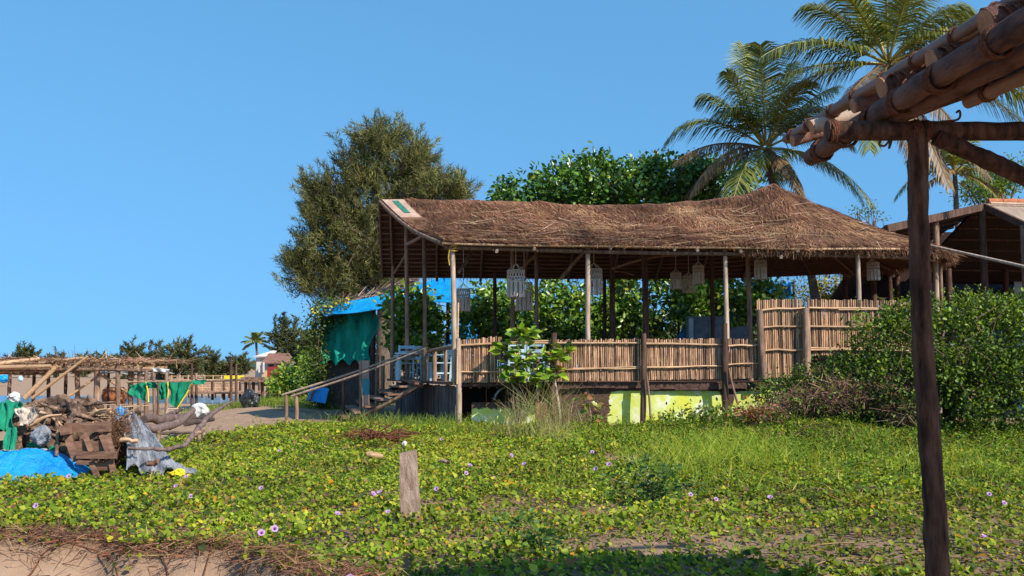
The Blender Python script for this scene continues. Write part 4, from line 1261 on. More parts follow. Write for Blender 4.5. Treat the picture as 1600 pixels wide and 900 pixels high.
# ------------------------------------------------------------------ trees and bushes
def broad_crown(name, parent, blobs, n, L, cols, probs, mat='leaf_gloss', wl=.6, inner=.55, up=.55, clump=.18, fold=.2, lw=None, droop=.12):
    """leaf clumps spread through a union of ellipsoids (centre, radii)"""
    vol = np.array([r[0] * r[1] * r[2] for _, r in blobs]) ** (2 / 3.)
    nc_ = max(12, n // 20)
    bi = rng.choice(len(blobs), nc_, p=vol / vol.sum())
    c = np.array([blobs[i][0] for i in bi]); r = np.array([blobs[i][1] for i in bi])
    d = rdir(nc_)
    rad = rng.uniform(inner, 1.0, nc_) ** .6 * (1 + rng.normal(0, .06, nc_))
    CC = c + d * r * rad[:, None]
    k = rng.choice(nc_, n)
    P = CC[k] + rng.normal(0, clump, (n, 3))
    out = unit(d[k] + rng.normal(0, .5, (n, 3)))
    A = unit(out * .8 + rng.normal(0, .45, (n, 3)) + np.array((0, -.1, .05)))
    Nn = unit(np.array((.2, -.25, up)) + out * .5 + rng.normal(0, .35, (n, 3)))
    Ls = L * rng.uniform(.65, 1.2, n)
    C = pick(cols, n, probs)
    C *= (1 + .18 * rng.normal(0, 1, nc_)[k])[:, None].clip(.5, 1.6)
    return bigmesh(name, *leaves(P, A, Nn, Ls, Ls * wl, np.clip(C, .004, 1), fold, .66, droop), M[mat], parent), CC

def limbs(parent, base, top, r0, ends, r1=.03, name="trunk", mat='bark', n=8):
    mb = MB()
    base = np.array(base, float); top = np.array(top, float)
    mb.tube(cr([base, base + (top - base) * .5 + np.array((random.uniform(-.1, .1), random.uniform(-.1, .1), 0)), top], 6), [r0 * 1.25, r0, r0 * .8], n, rough=.05)
    for e in ends:
        s = base + (top - base) * random.uniform(.45, 1.0)
        m_ = (s + e) / 2 + np.array((random.uniform(-.2, .2), random.uniform(-.2, .2), random.uniform(0, .3)))
        mb.tube(cr([s, m_, e], 5), [r0 * .45, r1], 6)
    return mb.build(name, M[mat], parent)

ALM = [(.055, .13, .018), (.09, .19, .02), (.14, .25, .025), (.035, .085, .015), (.30, .30, .03)]
ALP = [.3, .3, .2, .18, .02]
# big almond tree behind the shack
def blob(u, v, Y, ru, rv, ry):
    return (at(u, v, Y), np.array((ru / FPX * Y, ry, rv / FPX * Y)))
b = gat(965, 630); 
tb = np.array((at(965, 500, 36)[0], 36, 0))
T1 = thing("almond_tree", "wide broad leaved green tree rising behind the sagging thatched roof", "tree", tb)
bl = [blob(925, 292, 36, 75, 38, 2.2), blob(880, 300, 35.5, 60, 38, 2), blob(820, 312, 35.5, 45, 26, 1.6), blob(985, 290, 36, 55, 30, 2), blob(1050, 285, 36.5, 66, 36, 2), blob(1120, 290, 37, 58, 36, 2), blob(790, 316, 35.5, 22, 12, 1), blob(1095, 272, 36.5, 34, 14, 1.2), blob(922, 264, 36, 34, 14, 1), blob(960, 330, 36, 150, 30, 2)]
cr1, cc = broad_crown("crown", T1, bl, 15000, .21, ALM, ALP, up=.6, clump=.2)
limbs(T1, tb, at(965, 400, 36), .22, [cc[i] for i in rng.choice(len(cc), 14)], .04)

# leafy shrubs seen through the open shack
SHR = [(.10, .20, .02), (.16, .28, .025), (.22, .33, .035), (.05, .11, .015), (.34, .36, .05)]
for i, (u, v, Y, ru, rv, n, lb) in enumerate(((645, 508, 32.4, 52, 66, 3000, "sunlit leafy shrub climbing in front of the blue tarpaulin roof"),
        (755, 500, 33.2, 62, 62, 2600, "leafy shrub seen through the shack behind the front left posts"),
        (860, 495, 33.6, 75, 66, 3000, "dark leafy shrub seen through the shack behind the large lampshade"),
        (985, 480, 34.0, 85, 62, 3200, "leafy shrub seen through the shack left of the cabinet"),
        (1105, 472, 33.4, 75, 48, 3000, "bright leafy bough seen through the shack above the cabinet"),
        (1195, 470, 33.8, 48, 42, 1500, "leafy shrub seen through the shack left of the tall fence"))):
    c = at(u, v, Y); base = np.array((c[0], Y, 0))
    t = thing("leafy_shrub", lb, "shrub", base, "leafy shrubs behind the shack")
    bls = [blob(u + random.uniform(-.5, .5) * ru, v + random.uniform(-.6, .5) * rv, Y + random.uniform(-.5, .5), ru * random.uniform(.4, .6), rv * random.uniform(.4, .6), .9) for _ in range(6)] + [blob(u, v, Y, ru * .8, rv * .85, 1.1)]
    _, cc = broad_crown("crown", t, bls, n, .2, SHR, [.3, .3, .17, .2, .03], up=.5, clump=.16)
    limbs(t, base, np.array((c[0], Y, max(1.2, c[2] - .6))), .07, [cc[k] for k in rng.choice(len(cc), 7)], .015, "stem")

# big green bush on the right
BU = [(.065, .12, .012), (.11, .18, .016), (.18, .26, .022), (.027, .055, .009), (.27, .32, .035)]
b = np.array((at(1480, 600, 20.5)[0], 20.5, 0))
t = thing("green_bush", "big dense green bush filling the right side behind the foreground post", "bush", b)
bl = [blob(1340, 585, 21.2, 48, 60, 1.0), blob(1390, 555, 20.9, 70, 75, 1.3), blob(1450, 552, 20.6, 75, 80, 1.5), blob(1520, 550, 20.4, 80, 80, 1.6), blob(1590, 552, 20.2, 80, 85, 1.6), blob(1660, 552, 20.2, 80, 85, 1.6), blob(1480, 610, 19.8, 90, 60, 1.2), blob(1570, 610, 19.5, 90, 60, 1.2), blob(1400, 610, 20.3, 60, 50, 1.0), blob(1420, 490, 21, 40, 25, .7), blob(1540, 490, 21, 60, 22, .8), blob(1320, 600, 21, 25, 35, .6), blob(1600, 490, 20.6, 60, 20, .8)]
_, cc = broad_crown("foliage", t, bl, 30000, .085, BU, [.3, .3, .2, .16, .04], 'leaf', .6, .6, .5, .11)
limbs(t, b, b + np.array((0, 0, 1.2)), .09, [cc[k] for k in rng.choice(len(cc), 30)], .012, "stem")
# shoots standing out of the top
P = []; A = []
for k in range(70):
    u = random.uniform(1440, 1640); c = at(u, 478 + 10 * random.random(), 20.6 + random.uniform(-.5, .5))
    h = random.uniform(.15, .5); ln = random.uniform(-.15, .15)
    for j in range(14):
        P.append(c + np.array((ln * j / 14, 0, h * j / 14))); A.append((random.uniform(-1, 1), random.uniform(-1, 1), .5))
P = np.array(P); A = np.array(A)
bigmesh("shoots", *leaves(P, A, np.tile((.2, -.4, .8), (len(P), 1)) + rng.normal(0, .3, P.shape), .07, .035, pick(BU, len(P)), .2), M['leaf'], t)
# bare twigs in the bush
mb = MB()
for k in range(12):
    c = at(random.uniform(1400, 1560), random.uniform(500, 600), 19.2)
    mb.tube(cr([c, c + np.array((random.uniform(-.2, .2), -.1, .2)), c + np.array((random.uniform(-.4, .4), -.15, .45))], 4), [.012, .005], 5)
mb.build("bare_twigs", M['post'], t)

# dry brushwood heap between fence and bush
b = gat(1290, 672); b[2] = 0
t = thing("brush_heap", "heap of brown dry brushwood in front of the bush", "brushwood", b)
bl = [blob(1265, 630, 20.6, 58, 24, .7), blob(1320, 620, 20.3, 60, 30, .7), blob(1390, 620, 20.0, 45, 34, .7), blob(1200, 655, 20.4, 45, 16, .6), blob(1420, 650, 19.6, 40, 25, .5)]
parts = []
for (c, r) in bl:
    n = 1500
    d = rdir(n); P = c + d * r * rng.uniform(.3, 1.05, (n, 1)); P[:, 2] = np.maximum(P[:, 2], .02)
    A = unit(rng.normal(0, 1, (n, 3)) * np.array((1, .6, .8)))
    parts.append(blades(P, A, rdir(n), rng.uniform(.1, .38, n), rng.uniform(.007, .02, n), pick([(.14, .075, .05), (.22, .12, .08), (.30, .19, .13), (.08, .045, .03), (.17, .2, .04)], n, [.3, .3, .15, .15, .1])))
tw = bigmesh("twigs", *merge(parts), M['straw'], t); tw["kind"] = "stuff"
n = 3600
k = rng.choice(len(bl), n)
C0 = np.array([x[0] for x in bl])[k]; R0 = np.array([x[1] for x in bl])[k]
P = C0 + rdir(n) * R0 * rng.uniform(.6, 1.15, (n, 1)); P[:, 2] = np.maximum(P[:, 2], .03)
bigmesh("dry_leaves", *leaves(P, rdir(n), rdir(n), rng.uniform(.05, .1, n), .045, pick([(.16, .085, .06), (.26, .15, .1), (.1, .17, .03), (.17, .24, .03)], n, [.3, .2, .25, .25]), .3), M['leaf'], t)["kind"] = "stuff"
# green weeds climbing round the heap and by the wall
b = gat(1200, 668); t = thing("weed_bush", "straggly green weeds against the lime wall below the tall fence", "weeds", (b[0], b[1], 0))
bl = [blob(1222, 618, 22.2, 36, 22, .5), blob(1170, 655, 21.4, 36, 12, .5), blob(1270, 600, 22.2, 40, 28, .5), blob(1110, 655, 21.2, 40, 12, .5), blob(1060, 662, 21.6, 40, 9, .4)]
_, cc = broad_crown("foliage", t, bl, 4200, .085, [(.08, .15, .02), (.14, .22, .03), (.22, .26, .05), (.16, .1, .05)], [.35, .35, .15, .15], 'leaf', .6, .5, .5, .12)
limbs(t, (b[0], b[1], -.05), (b[0], b[1], .4), .03, [cc[k] for k in rng.choice(len(cc), 10)], .008, "stem")
b = gat(1180, 660); b = np.array((at(1180, 650, 20.2)[0], 20.2, 0))
t = thing("wilted_plant", "low plant with rusty orange wilted leaves in front of the brushwood", "plant", b)
n = 120
P = at(1182, 645, 20.1) + rng.normal(0, 1, (n, 3)) * np.array((.26, .15, .09))
bigmesh("leaves", *leaves(P, rdir(n), rdir(n), .10, .05, pick([(.34, .13, .05), (.26, .10, .04), (.42, .22, .09)], n), .25), M['leaf'], t)
MB().tube([b - np.array((0, 0, .1)), at(1180, 650, 20.1)], .015, 5).build("stem", M['bark'], t)

# ------------------------------------------------------------------ casuarinas
CAS = [(.125, .14, .045), (.18, .185, .06), (.25, .235, .085), (.07, .082, .032), (.22, .17, .095)]
def casuarina(label, base, blobs, n, L, w, cols, group=None, ends=16, r0=.28, droop=.35, inner=.35, name="casuarina_tree", dens=42, spread=.75, plume=.7):
    t = thing(name, label, "tree", base, group)
    vol = np.array([r[0] * r[1] * r[2] for _, r in blobs]) ** .6
    nc_ = max(20, n // dens)
    bi = rng.choice(len(blobs), nc_, p=vol / vol.sum())
    c = np.array([blobs[i][0] for i in bi]); r = np.array([blobs[i][1] for i in bi])
    d = rdir(nc_)
    CC = c + d * r * (rng.uniform(inner, 1.1, nc_) ** .55 * (1 + .12 * np.abs(rng.normal(0, 1, nc_))))[:, None]
    k = rng.choice(nc_, n)
    pl = unit(d * np.array((1, 1, .5)) + np.array((0, 0, plume)) + rng.normal(0, .25, (nc_, 3)))     # each spray is a plume with its own axis
    q = rng.uniform(-.6, .6, n)
    P = CC[k] + pl[k] * (q * L * spread * 4.2)[:, None] + rng.normal(0, 1, (n, 3)) * (L * spread * .55 * (1.05 - np.abs(q + .25)))[:, None]
    A = unit(pl[k] + rng.normal(0, .5, (n, 3)) + np.array((0, 0, .1 - droop)))
    C = pick(cols, n, [.28, .3, .17, .15, .1]) * (1 + .3 * rng.normal(0, 1, nc_)[k])[:, None].clip(.45, 1.9)
    bigmesh("crown", *blades(P, A, rdir(n), L * rng.uniform(.6, 1.4, n), np.full(n, w), np.clip(C, .005, 1), -.12), M['needle'], t)
    top = max((b_[0][2] for b_ in blobs))
    limbs(t, base, np.array((base[0], base[1], base[2] + (top - base[2]) * .75)), r0, [CC[i] for i in rng.choice(nc_, ends)], r0 * .12)
    return t
Yc = 46
def cb(u, v, ru, rv): return blob(u, v, Yc, ru, rv, 1.9)
base = np.array((at(600, 500, Yc)[0], Yc, 0))
bl = [cb(595, 245, 52, 46), cb(560, 260, 32, 38), cb(640, 265, 42, 45), cb(560, 320, 60, 48), cb(620, 320, 62, 50), cb(520, 300, 38, 26), cb(495, 315, 22, 22), cb(515, 350, 40, 28), cb(540, 385, 60, 45), cb(600, 395, 60, 50), cb(500, 400, 45, 36), cb(475, 430, 28, 28), cb(520, 445, 48, 28), cb(580, 440, 60, 40), cb(680, 300, 32, 26), cb(705, 300, 26, 16), cb(725, 295, 14, 13), cb(645, 340, 30, 40), cb(470, 405, 20, 18), cb(600, 215, 36, 20), cb(655, 240, 22, 26)]
casuarina("tall olive green casuarina tree behind the left end of the shack", base, bl, 104000, .24, .031, CAS, ends=60, r0=.3, dens=75, spread=.95, inner=.2, droop=.1)
# thin dark young tree and trees left of it
FAR = [(.075, .095, .035), (.11, .125, .045), (.15, .15, .06), (.05, .065, .028), (.15, .12, .07)]
def fartree(u, vtop, vbot, wpx, Y, label, n=2600, zb=-.3, sp=5):
    base = np.array((at(u, vbot, Y)[0], Y, zb))
    h = vbot - vtop
    bls = []
    for _ in range(sp):
        bls.append(blob(u + random.uniform(-.3, .3) * wpx, vtop + h * random.uniform(.3, .65), Y, wpx * random.uniform(.22, .36), h * random.uniform(.22, .34), wpx * .3 / FPX * Y))
    bls.append(blob(u, vtop + h * .62, Y, wpx * .46, h * .36, wpx * .4 / FPX * Y)); bls.append(blob(u, vtop + h * .25, Y, wpx * .2, h * .25, wpx * .2 / FPX * Y))
    s = Y / 46.
    casuarina(label, base, bls, int(n * 1.5), .15 * s, .045 * s, FAR, "far trees along the shore", 8, .12 * s, .1, .1, dens=34, spread=.55, plume=.3)
for (u, vt, vb, w, Y, lb, n) in ((40, 541, 590, 48, 175, "dark tree at the far left edge of the shoreline trees", 2600), (88, 548, 592, 40, 180, "low rounded tree right of the leftmost shoreline tree", 1800), (128, 552, 592, 36, 190, "small pale tree in the gap between the shoreline clumps", 1300),
        (160, 550, 592, 34, 180, "small tree at the left foot of the big shoreline clump", 1300), (205, 533, 594, 62, 165, "left tree of the big shoreline clump above the shelter roof", 3600), (248, 536, 596, 50, 160, "middle tree of the big shoreline clump", 2800), (292, 530, 598, 62, 155, "right and tallest tree of the big shoreline clump", 3800), (325, 548, 596, 34, 165, "low tree ending the big shoreline clump on its right", 1600), (355, 562, 594, 46, 190, "low hazy bushes beneath the distant hill", 1500),
        (372, 552, 592, 44, 170, "rounded tree just left of the far coconut palm", 1800)):
    fartree(u, vt, vb, w, Y, lb, n)
for (u, vt, vb, w, Y, lb, n) in ((437, 482, 590, 30, 140, "thin dark tree standing above the red roofed house", 2200), (462, 498, 592, 52, 138, "dense dark tree between the house and the green net hut", 4200), (487, 505, 600, 46, 134, "dark tree just left of the green net hut", 3600)):
    fartree(u, vt, vb, w, Y, lb, n, -.2)

# bright green bush by the beach, left of net hut
b = at(468, 610, 44); b[2] = -.2
t = thing("shore_bush", "bright green bush left of the green net hut", "bush", b)
bl = [blob(470, 585, 44, 26, 24, 1), blob(455, 600, 44, 24, 20, 1), blob(485, 600, 43, 22, 26, 1), blob(440, 612, 43, 14, 12, .7), blob(485, 570, 44, 14, 22, .7)]
_, cc = broad_crown("foliage", t, bl, 3600, .19, SHR, None, 'leaf', .6, .5, .5, .2)
limbs(t, b, b + np.array((0, 0, .6)), .05, [cc[k] for k in rng.choice(len(cc), 6)], .02, "stem")

# ------------------------------------------------------------------ coconut palms
PG = [(.13, .17, .03), (.20, .22, .04), (.29, .28, .06), (.07, .10, .025)]
def frond(parent, root, tip_dir, length, arch, cols, dead=0.0, nl=64, lw=.035, twist=0.0, name="frond"):
    d = np.array(tip_dir, float); d /= np.linalg.norm(d)
    hz = np.array((d[0], d[1], 0)); hz /= np.linalg.norm(hz) + 1e-6
    pts = []
    for t in np.linspace(0, 1, 14):
        p = root + d * length * t
        p = p + np.array((0, 0, -1.0)) * arch * length * t ** 2.2 - hz * arch * .22 * length * t ** 3
        pts.append(p)
    pts = np.array(pts)
    T, N, B = frames(pts)
    mbp = MB().tube(pts, [.045, .03, .018, .008], 5)
    Vr = np.array(mbp.v); Fr = [f for f in mbp.f if len(f) == 4]
    parts = [(Vr, np.array(Fr), np.tile((.34, .28, .06) if not dead else (.25, .15, .08), (len(Vr), 1)))]
    for sg in (-1, 1):
        t = np.linspace(.13, .995, nl)
        i = np.clip((t * 13), 0, 12.999); i0 = i.astype(int); f = (i - i0)[:, None]
        P = pts[i0] * (1 - f) + pts[i0 + 1] * f
        Tt = T[i0]
        side = unit(np.cross(Tt, np.array((0, 0, 1.0)) + .35 * twist * hz)) * sg
        upv = unit(np.cross(side, Tt)) * sg
        L = length * .27 * np.sin(np.pi * np.clip(.14 + .80 * t, 0, 1)) ** .7 * rng.uniform(.85, 1.1, nl) * (0.8 if dead else 1)
        A = unit(side * .85 + Tt * (.45 + .5 * t[:, None]) + np.array((0, 0, -1.0)) * (.34 + .5 * dead) + upv * .15 + rng.normal(0, .07, (nl, 3)))
        C = pick(cols, nl)
        half = P + A * (L * .5)[:, None]
        A2 = unit(A + np.array((0, 0, -.78 - .5 * dead)) + rng.normal(0, .06, (nl, 3)))
        S = unit(np.cross(A, upv)); w = lw * rng.uniform(.8, 1.2, nl)[:, None]
        e = half + A2 * (L * .52)[:, None]
        Vv = np.stack([P - S * w * .4, P + S * w * .4, half + S * w * .5, half - S * w * .5, e + S * w * .07, e - S * w * .07], 1).reshape(-1, 3)
        ix = np.arange(nl)[:, None] * 6
        Q = np.concatenate([ix + np.array([[0, 1, 2, 3]]), ix + np.array([[3, 2, 4, 5]])])
        parts.append((Vv, Q, np.repeat(C, 6, 0)))
    return bigmesh(name, *merge(parts), M['leaf'] if dead else M['leaf_gloss'], parent)

def palm(label, crown, trunk_pts, r0, specs, nuts, cols=PG, nl=64, lw=.035, group=None, gain=1.0):
    t = thing("coconut_palm", label, "palm tree", trunk_pts[0], group)
    P = cr(list(trunk_pts) + [crown], 8)
    MB().tube(P, [r0 * 1.4, r0, r0 * .85, r0 * .8], 9, rough=.05).build("trunk", M['palmtrunk'], t)
    for k, (az, el, L, arch, dead) in enumerate(specs):
        d = (math.cos(R(az)) * math.cos(R(el)), math.sin(R(az)) * math.cos(R(el)), math.sin(R(el)))
        cc_ = cols if not dead else [(.22, .14, .07), (.15, .09, .05), (.3, .2, .09)]
        frond(t, np.array(crown) + np.array(d) * .12, d, L * gain * random.uniform(.9, 1.1), arch * random.uniform(.8, 1.25), cc_, dead, nl, lw, random.uniform(-.5, .5))
    for k in range(nuts):
        a = random.uniform(0, 6.28)
        c = np.array(crown) + np.array((math.cos(a) * .28, math.sin(a) * .28 - .1, -.32 - .28 * random.random()))
        mb = MB(); m_ = []
        for ph in np.linspace(-1.3, 1.3, 5):
            m_.append(c + np.array((0, 0, .14 * math.sin(ph))))
        mb.tube(m_, [.04, .09, .11, .085, .03], 8)
        mb.build("coconut", M['coconut'], t)
    return t
# az: 0 = right, 90 = away, 180 = left, 270 = towards the viewer
Yp = 33.0
c1 = at(1197, 232, Yp)
tr = [np.array((at(1285, 500, Yp)[0], Yp, 0)), at(1270, 440, Yp), at(1235, 340, Yp), at(1207, 285, Yp)]
sp1 = [(178, 38, 3.6, .50, 0), (188, 68, 3.2, .30, 0), (120, 76, 3.9, .22, 0), (250, 72, 3.5, .30, 0), (170, 56, 3.4, .38, 0), (20, 72, 3.3, .26, 0), (5, 52, 3.3, .32, 0), (40, 50, 3.2, .42, 0), (350, 28, 3.0, .45, 0), (330, 45, 3.0, .40, 0), (300, 55, 3.0, .42, 0), (215, 48, 3.0, .45, 0),
       (195, 10, 2.7, .42, .6), (210, 0, 2.6, .5, .7), (235, -14, 3.0, .55, 0), (320, -8, 2.9, .50, 0), (350, -2, 2.8, .55, 0), (280, -25, 2.4, .3, .5), (160, -5, 2.5, .5, .4), (70, 20, 3.0, .45, 0)]
palm("coconut palm with yellow nuts rising just behind the roof peak", c1, tr, .13, sp1, 9, lw=.036, nl=84, gain=1.28)
Yp = 30.0
c2 = at(1388, 100, Yp)
tr = [np.array((at(1452, 500, Yp)[0], Yp, 0)), at(1446, 400, Yp), at(1434, 250, Yp), at(1412, 150, Yp)]
sp2 = [(180, 50, 3.4, .42, 0), (170, 30, 3.5, .40, 0), (200, 18, 3.6, .34, 0), (190, 2, 3.5, .30, 0), (130, 72, 3.5, .3, 0), (250, 74, 3.4, .3, 0), (90, 60, 3.5, .4, 0), (40, 66, 3.5, .35, 0), (10, 48, 3.6, .40, 0), (350, 25, 3.9, .42, 0), (5, 8, 4.2, .50, 0), (20, 30, 3.8, .42, 0), (330, 50, 3.2, .42, 0), (300, 30, 3.0, .55, 0), (240, -30, 3.0, .32, 0), (225, -20, 3.2, .4, .4), (265, -50, 3.2, .15, .3), (285, -55, 3.4, .12, .6), (300, -40, 3.4, .25, .7), (160, 8, 3.0, .45, 0), (215, 50, 3.2, .42, 0), (280, 62, 3.2, .4, 0), (60, 30, 3.4, .45, 0), (340, -12, 3.6, .4, 0), (0, 24, 4.3, .38, 0), (352, 12, 4.4, .42, 0), (8, 40, 4.2, .40, 0), (345, -2, 4.2, .5, 0)]
palm("tall coconut palm behind the foreground roof poles", c2, tr, .13, sp2, 4, lw=.036, nl=84, gain=1.3)
Yp = 44.0
c3 = at(1492, 270, Yp)
tr = [np.array((at(1500, 500, Yp)[0], Yp, 0)), at(1498, 400, Yp), at(1494, 320, Yp)]
sp3 = [(180, 12, 3.0, .5, 0), (200, -8, 2.6, .4, .3), (170, 40, 2.7, .4, 0), (190, 66, 2.5, .3, 0), (90, 70, 2.6, .3, 0), (20, 62, 2.6, .35, 0), (0, 35, 2.7, .42, 0), (340, 15, 2.8, .4, 0), (300, 40, 2.4, .45, 0), (240, 40, 2.4, .45, 0), (260, 70, 2.4, .4, 0), (230, 10, 2.4, .5, .5), (350, -12, 2.4, .45, .3), (130, 30, 2.6, .4, 0), (50, 30, 2.6, .4, 0), (320, -20, 2.2, .4, 0)]
palm("small coconut palm behind the dark roofed hut", c3, tr, .13, sp3, 3, lw=.055, nl=48)
Yp = 140.0
c4 = at(400, 535, Yp); tr = [np.array((at(402, 580, Yp)[0], Yp, -.2)), at(402, 560, Yp)]
sp4 = [(a, e, 2.4, .4, 0) for (a, e) in ((0, 20), (180, 20), (200, 45), (340, 45), (90, 75), (270, 60), (30, 0), (150, 0), (300, 20), (240, 20), (180, 70), (0, 68), (60, 30), (120, 40))]
palm("small distant coconut palm left of the red roofed house", c4, tr, .2, sp4, 0, nl=26, lw=.16)

# bright tree at the right behind the hut
b = np.array((at(1560, 500, 50)[0], 50, 0)); t = thing("light_green_tree", "pale green feathery tree behind the right hut roof", "tree", b)
_, cc = broad_crown("crown", t, [blob(1555, 285, 50, 40, 26, 1.5), blob(1580, 275, 50, 26, 20, 1.5), blob(1530, 300, 50, 30, 20, 1.5)], 3600, .2, [(.13, .2, .03), (.2, .28, .04), (.09, .14, .02)], None, 'leaf', .35, .3, .5, .25)
limbs(t, b, at(1560, 330, 50), .14, [cc[k] for k in rng.choice(len(cc), 8)], .03)
b = np.array((at(1365, 500, 44)[0], 44, 0)); t = thing("bare_sapling", "wispy nearly leafless sapling beyond the right slope of the thatch", "tree", b)
_, cc = broad_crown("leaves", t, [blob(1368, 325, 44, 20, 18, 1), blob(1335, 330, 44, 14, 12, 1), blob(1372, 338, 44, 16, 14, .8)], 240, .13, [(.08, .13, .03), (.14, .15, .05)], None, 'leaf', .5, .2)
limbs(t, b, at(1366, 345, 44), .05, [cc[k] for k in rng.choice(len(cc), 16)], .012)
# yellow flowering hedge and olive thicket behind the tall fence
b = np.array((at(1300, 500, 36)[0], 36, 0)); t = thing("yellow_flower_bush", "bush covered in yellow flowers behind the tall bamboo fence", "bush", b)
_, cc = broad_crown("foliage", t, [blob(1290, 455, 36, 30, 24, .8), blob(1325, 455, 36, 24, 20, .8), blob(1345, 460, 36.5, 20, 20, .8)], 2600, .1, [(.55, .36, .015), (.6, .42, .02), (.2, .24, .04), (.14, .17, .03)], [.28, .17, .3, .25], 'leaf', .7, .3)
limbs(t, b, b + np.array((0, 0, 2.4)), .05, [cc[k] for k in rng.choice(len(cc), 8)], .012, "stem")
b = np.array((at(1400, 500, 37)[0], 37, 0)); t = thing("thicket", "olive green thicket glimpsed under the thatch above the tall fence", "bush", b)
_, cc = broad_crown("foliage", t, [blob(1385, 455, 37, 45, 28, 1), blob(1440, 455, 37, 40, 28, 1), blob(1500, 445, 37, 40, 34, 1), blob(1240, 465, 38, 50, 28, 1), blob(1560, 450, 38, 50, 30, 1), blob(1340, 462, 38, 40, 22, 1)], 7000, .14, [(.13, .16, .035), (.2, .21, .05), (.09, .12, .03), (.24, .19, .07)], None, 'leaf', .3, .3)
limbs(t, b, b + np.array((0, 0, 2.0)), .05, [cc[k] for k in rng.choice(len(cc), 12)], .012, "stem")

# dense trees closing the view behind the shack
for (u, vt, vb, w, Y, lb) in ((640, 480, 590, 130, 62, "dark tree mass behind the blue tarpaulin roof"), (760, 455, 590, 130, 60, "dark tree behind the left half of the shack"), (880, 455, 590, 140, 60, "dark tree behind the middle left of the shack"), (1000, 455, 590, 140, 58, "dark tree behind the middle of the shack"), (1110, 450, 590, 140, 58, "dark tree behind the cabinet"), (1220, 440, 590, 130, 57, "dark tree behind the left end of the tall fence"), (1330, 430, 590, 130, 57, "olive tree behind the yellow flower bush"), (1440, 420, 590, 130, 56, "olive tree behind the right end of the thatch"), (1560, 420, 590, 140, 56, "olive tree behind the dark roofed hut")):
    base = np.array((at(u, 590, Y)[0], Y, 0.0))
    t = thing("background_tree", lb, "tree", base, "trees closing the view behind the shack")
    h = vb - vt
    bls = [blob(u + random.uniform(-.35, .35) * w, vt + h * random.uniform(.35, .8), Y, w * random.uniform(.25, .38), h * random.uniform(.2, .3), 1.6) for _ in range(7)] + [blob(u, vt + h * .6, Y, w * .5, h * .4, 1.8), blob(u, vt + h * .85, Y, w * .55, h * .2, 1.8)]
    _, cc = broad_crown("crown", t, bls, 3400, .34, [(.06, .09, .02), (.10, .13, .03), (.035, .055, .015)], None, 'leaf', .6, .25, .4, .3)
    limbs(t, base, base + np.array((0, 0, 2.5)), .14, [cc[k] for k in rng.choice(len(cc), 8)], .03)

# ------------------------------------------------------------------ heap of junk and driftwood on the left
def sheet(name, label, cat, mat, quad, nu, nv, amp, freq, thick, seed=0, sag=0.0, group=None, parent=None, fray=0.0):
    """wrinkled cloth over a bilinear patch of four world corners (a b / d c)"""
    a, b, c, d = [np.array(q, float) for q in quad]
    n0 = np.cross(b - a, d - a); n0 /= np.linalg.norm(n0)
    G = np.zeros((nu, nv, 3))
    for i, u in enumerate(np.linspace(0, 1, nu)):
        for j, v in enumerate(np.linspace(0, 1, nv)):
            p = (a * (1 - u) + b * u) * (1 - v) + (d * (1 - u) + c * u) * v
            w = 1.1 - 2.0 * abs(float(wob(u * freq[0], v * freq[1], .8, seed))) + .5 * float(wob(u * freq[0] * 2.7, v * freq[1] * 2.3, 1.0, seed + 1)) - .6 * abs(float(wob(u * freq[0] * 3.4, v * freq[1] * 3.1, 1.0, seed + 2)))
            p = p + n0 * amp * w + (b - a) * .07 * math.sin(v * 6.5 + seed * 2 + u * 2) * (u - .5) * 2 * (v > .02)
            p[2] -= sag * 4 * u * (1 - u)
            if fray and v > .99: p = p + (d - a) * fray * math.sin(u * 23 + seed) * .5
            G[i, j] = p
    mb = MB().grid(G, thick)
    o = mb.build(name, M[mat], parent)
    if label: tag(o, label, cat, group)
    return o

# blue tarpaulin mound
G = []
for i in range(73):
    th = math.pi * i / 72
    row = []
    for j in range(34):
        s = j / 33
        x = at(22, 740, 12.4)[0] + math.cos(th) * 0 
        ang = 2 * math.pi * i / 72
        rr = s
        px_ = .98 * rr * math.cos(ang); py_ = .62 * rr * math.sin(ang)
        h = .40 * (1 - rr ** 2.2) + .05 * float(wob(px_ * 3, py_ * 3, 1.3, 2)) * (1 - rr ** 4)
        h += .085 * (abs(math.sin(ang * 6.5 + 4 * rr + .6 * math.sin(ang * 3))) - .5) * rr * (1.5 - rr) - .045 * abs(float(wob(px_ * 5, py_ * 5, 1.2, 4))) - .02 * abs(float(wob(px_ * 13, py_ * 13, 1.2, 5)))
        fl = 1 + .05 * math.sin(ang * 7) * rr
        cx, cy = at(20, 740, 12.6)[0], 12.65
        row.append((cx + px_ * fl - .0 * rr, cy + py_ * fl, gz1(cx + px_ * fl, cy + py_ * fl) + max(.0, h) + .015))
    G.append(row)
BT = MB().grid(G).build("blue_tarpaulin", M['bluetarp'])
tag(BT, "crumpled bright blue tarpaulin mound at the left edge", "tarpaulin")
Gp = np.array(G)
Gn = []
for i in list(range(8, 30)):
    Gn.append([Gp[i][j] + np.array((0, -.01, .022 + .006 * math.sin(i * 2 + j))) for j in range(4, 17)])
MB().grid(Gn, .008).build("fishing_net", M['greynet'], BT)
Gn = [[Gp[i][j] + np.array((0, -.02, .03)) for j in range(10, 22)] for i in range(30, 40)]
MB().grid(Gn, .008).build("torn_netting", M['sheet'], BT)

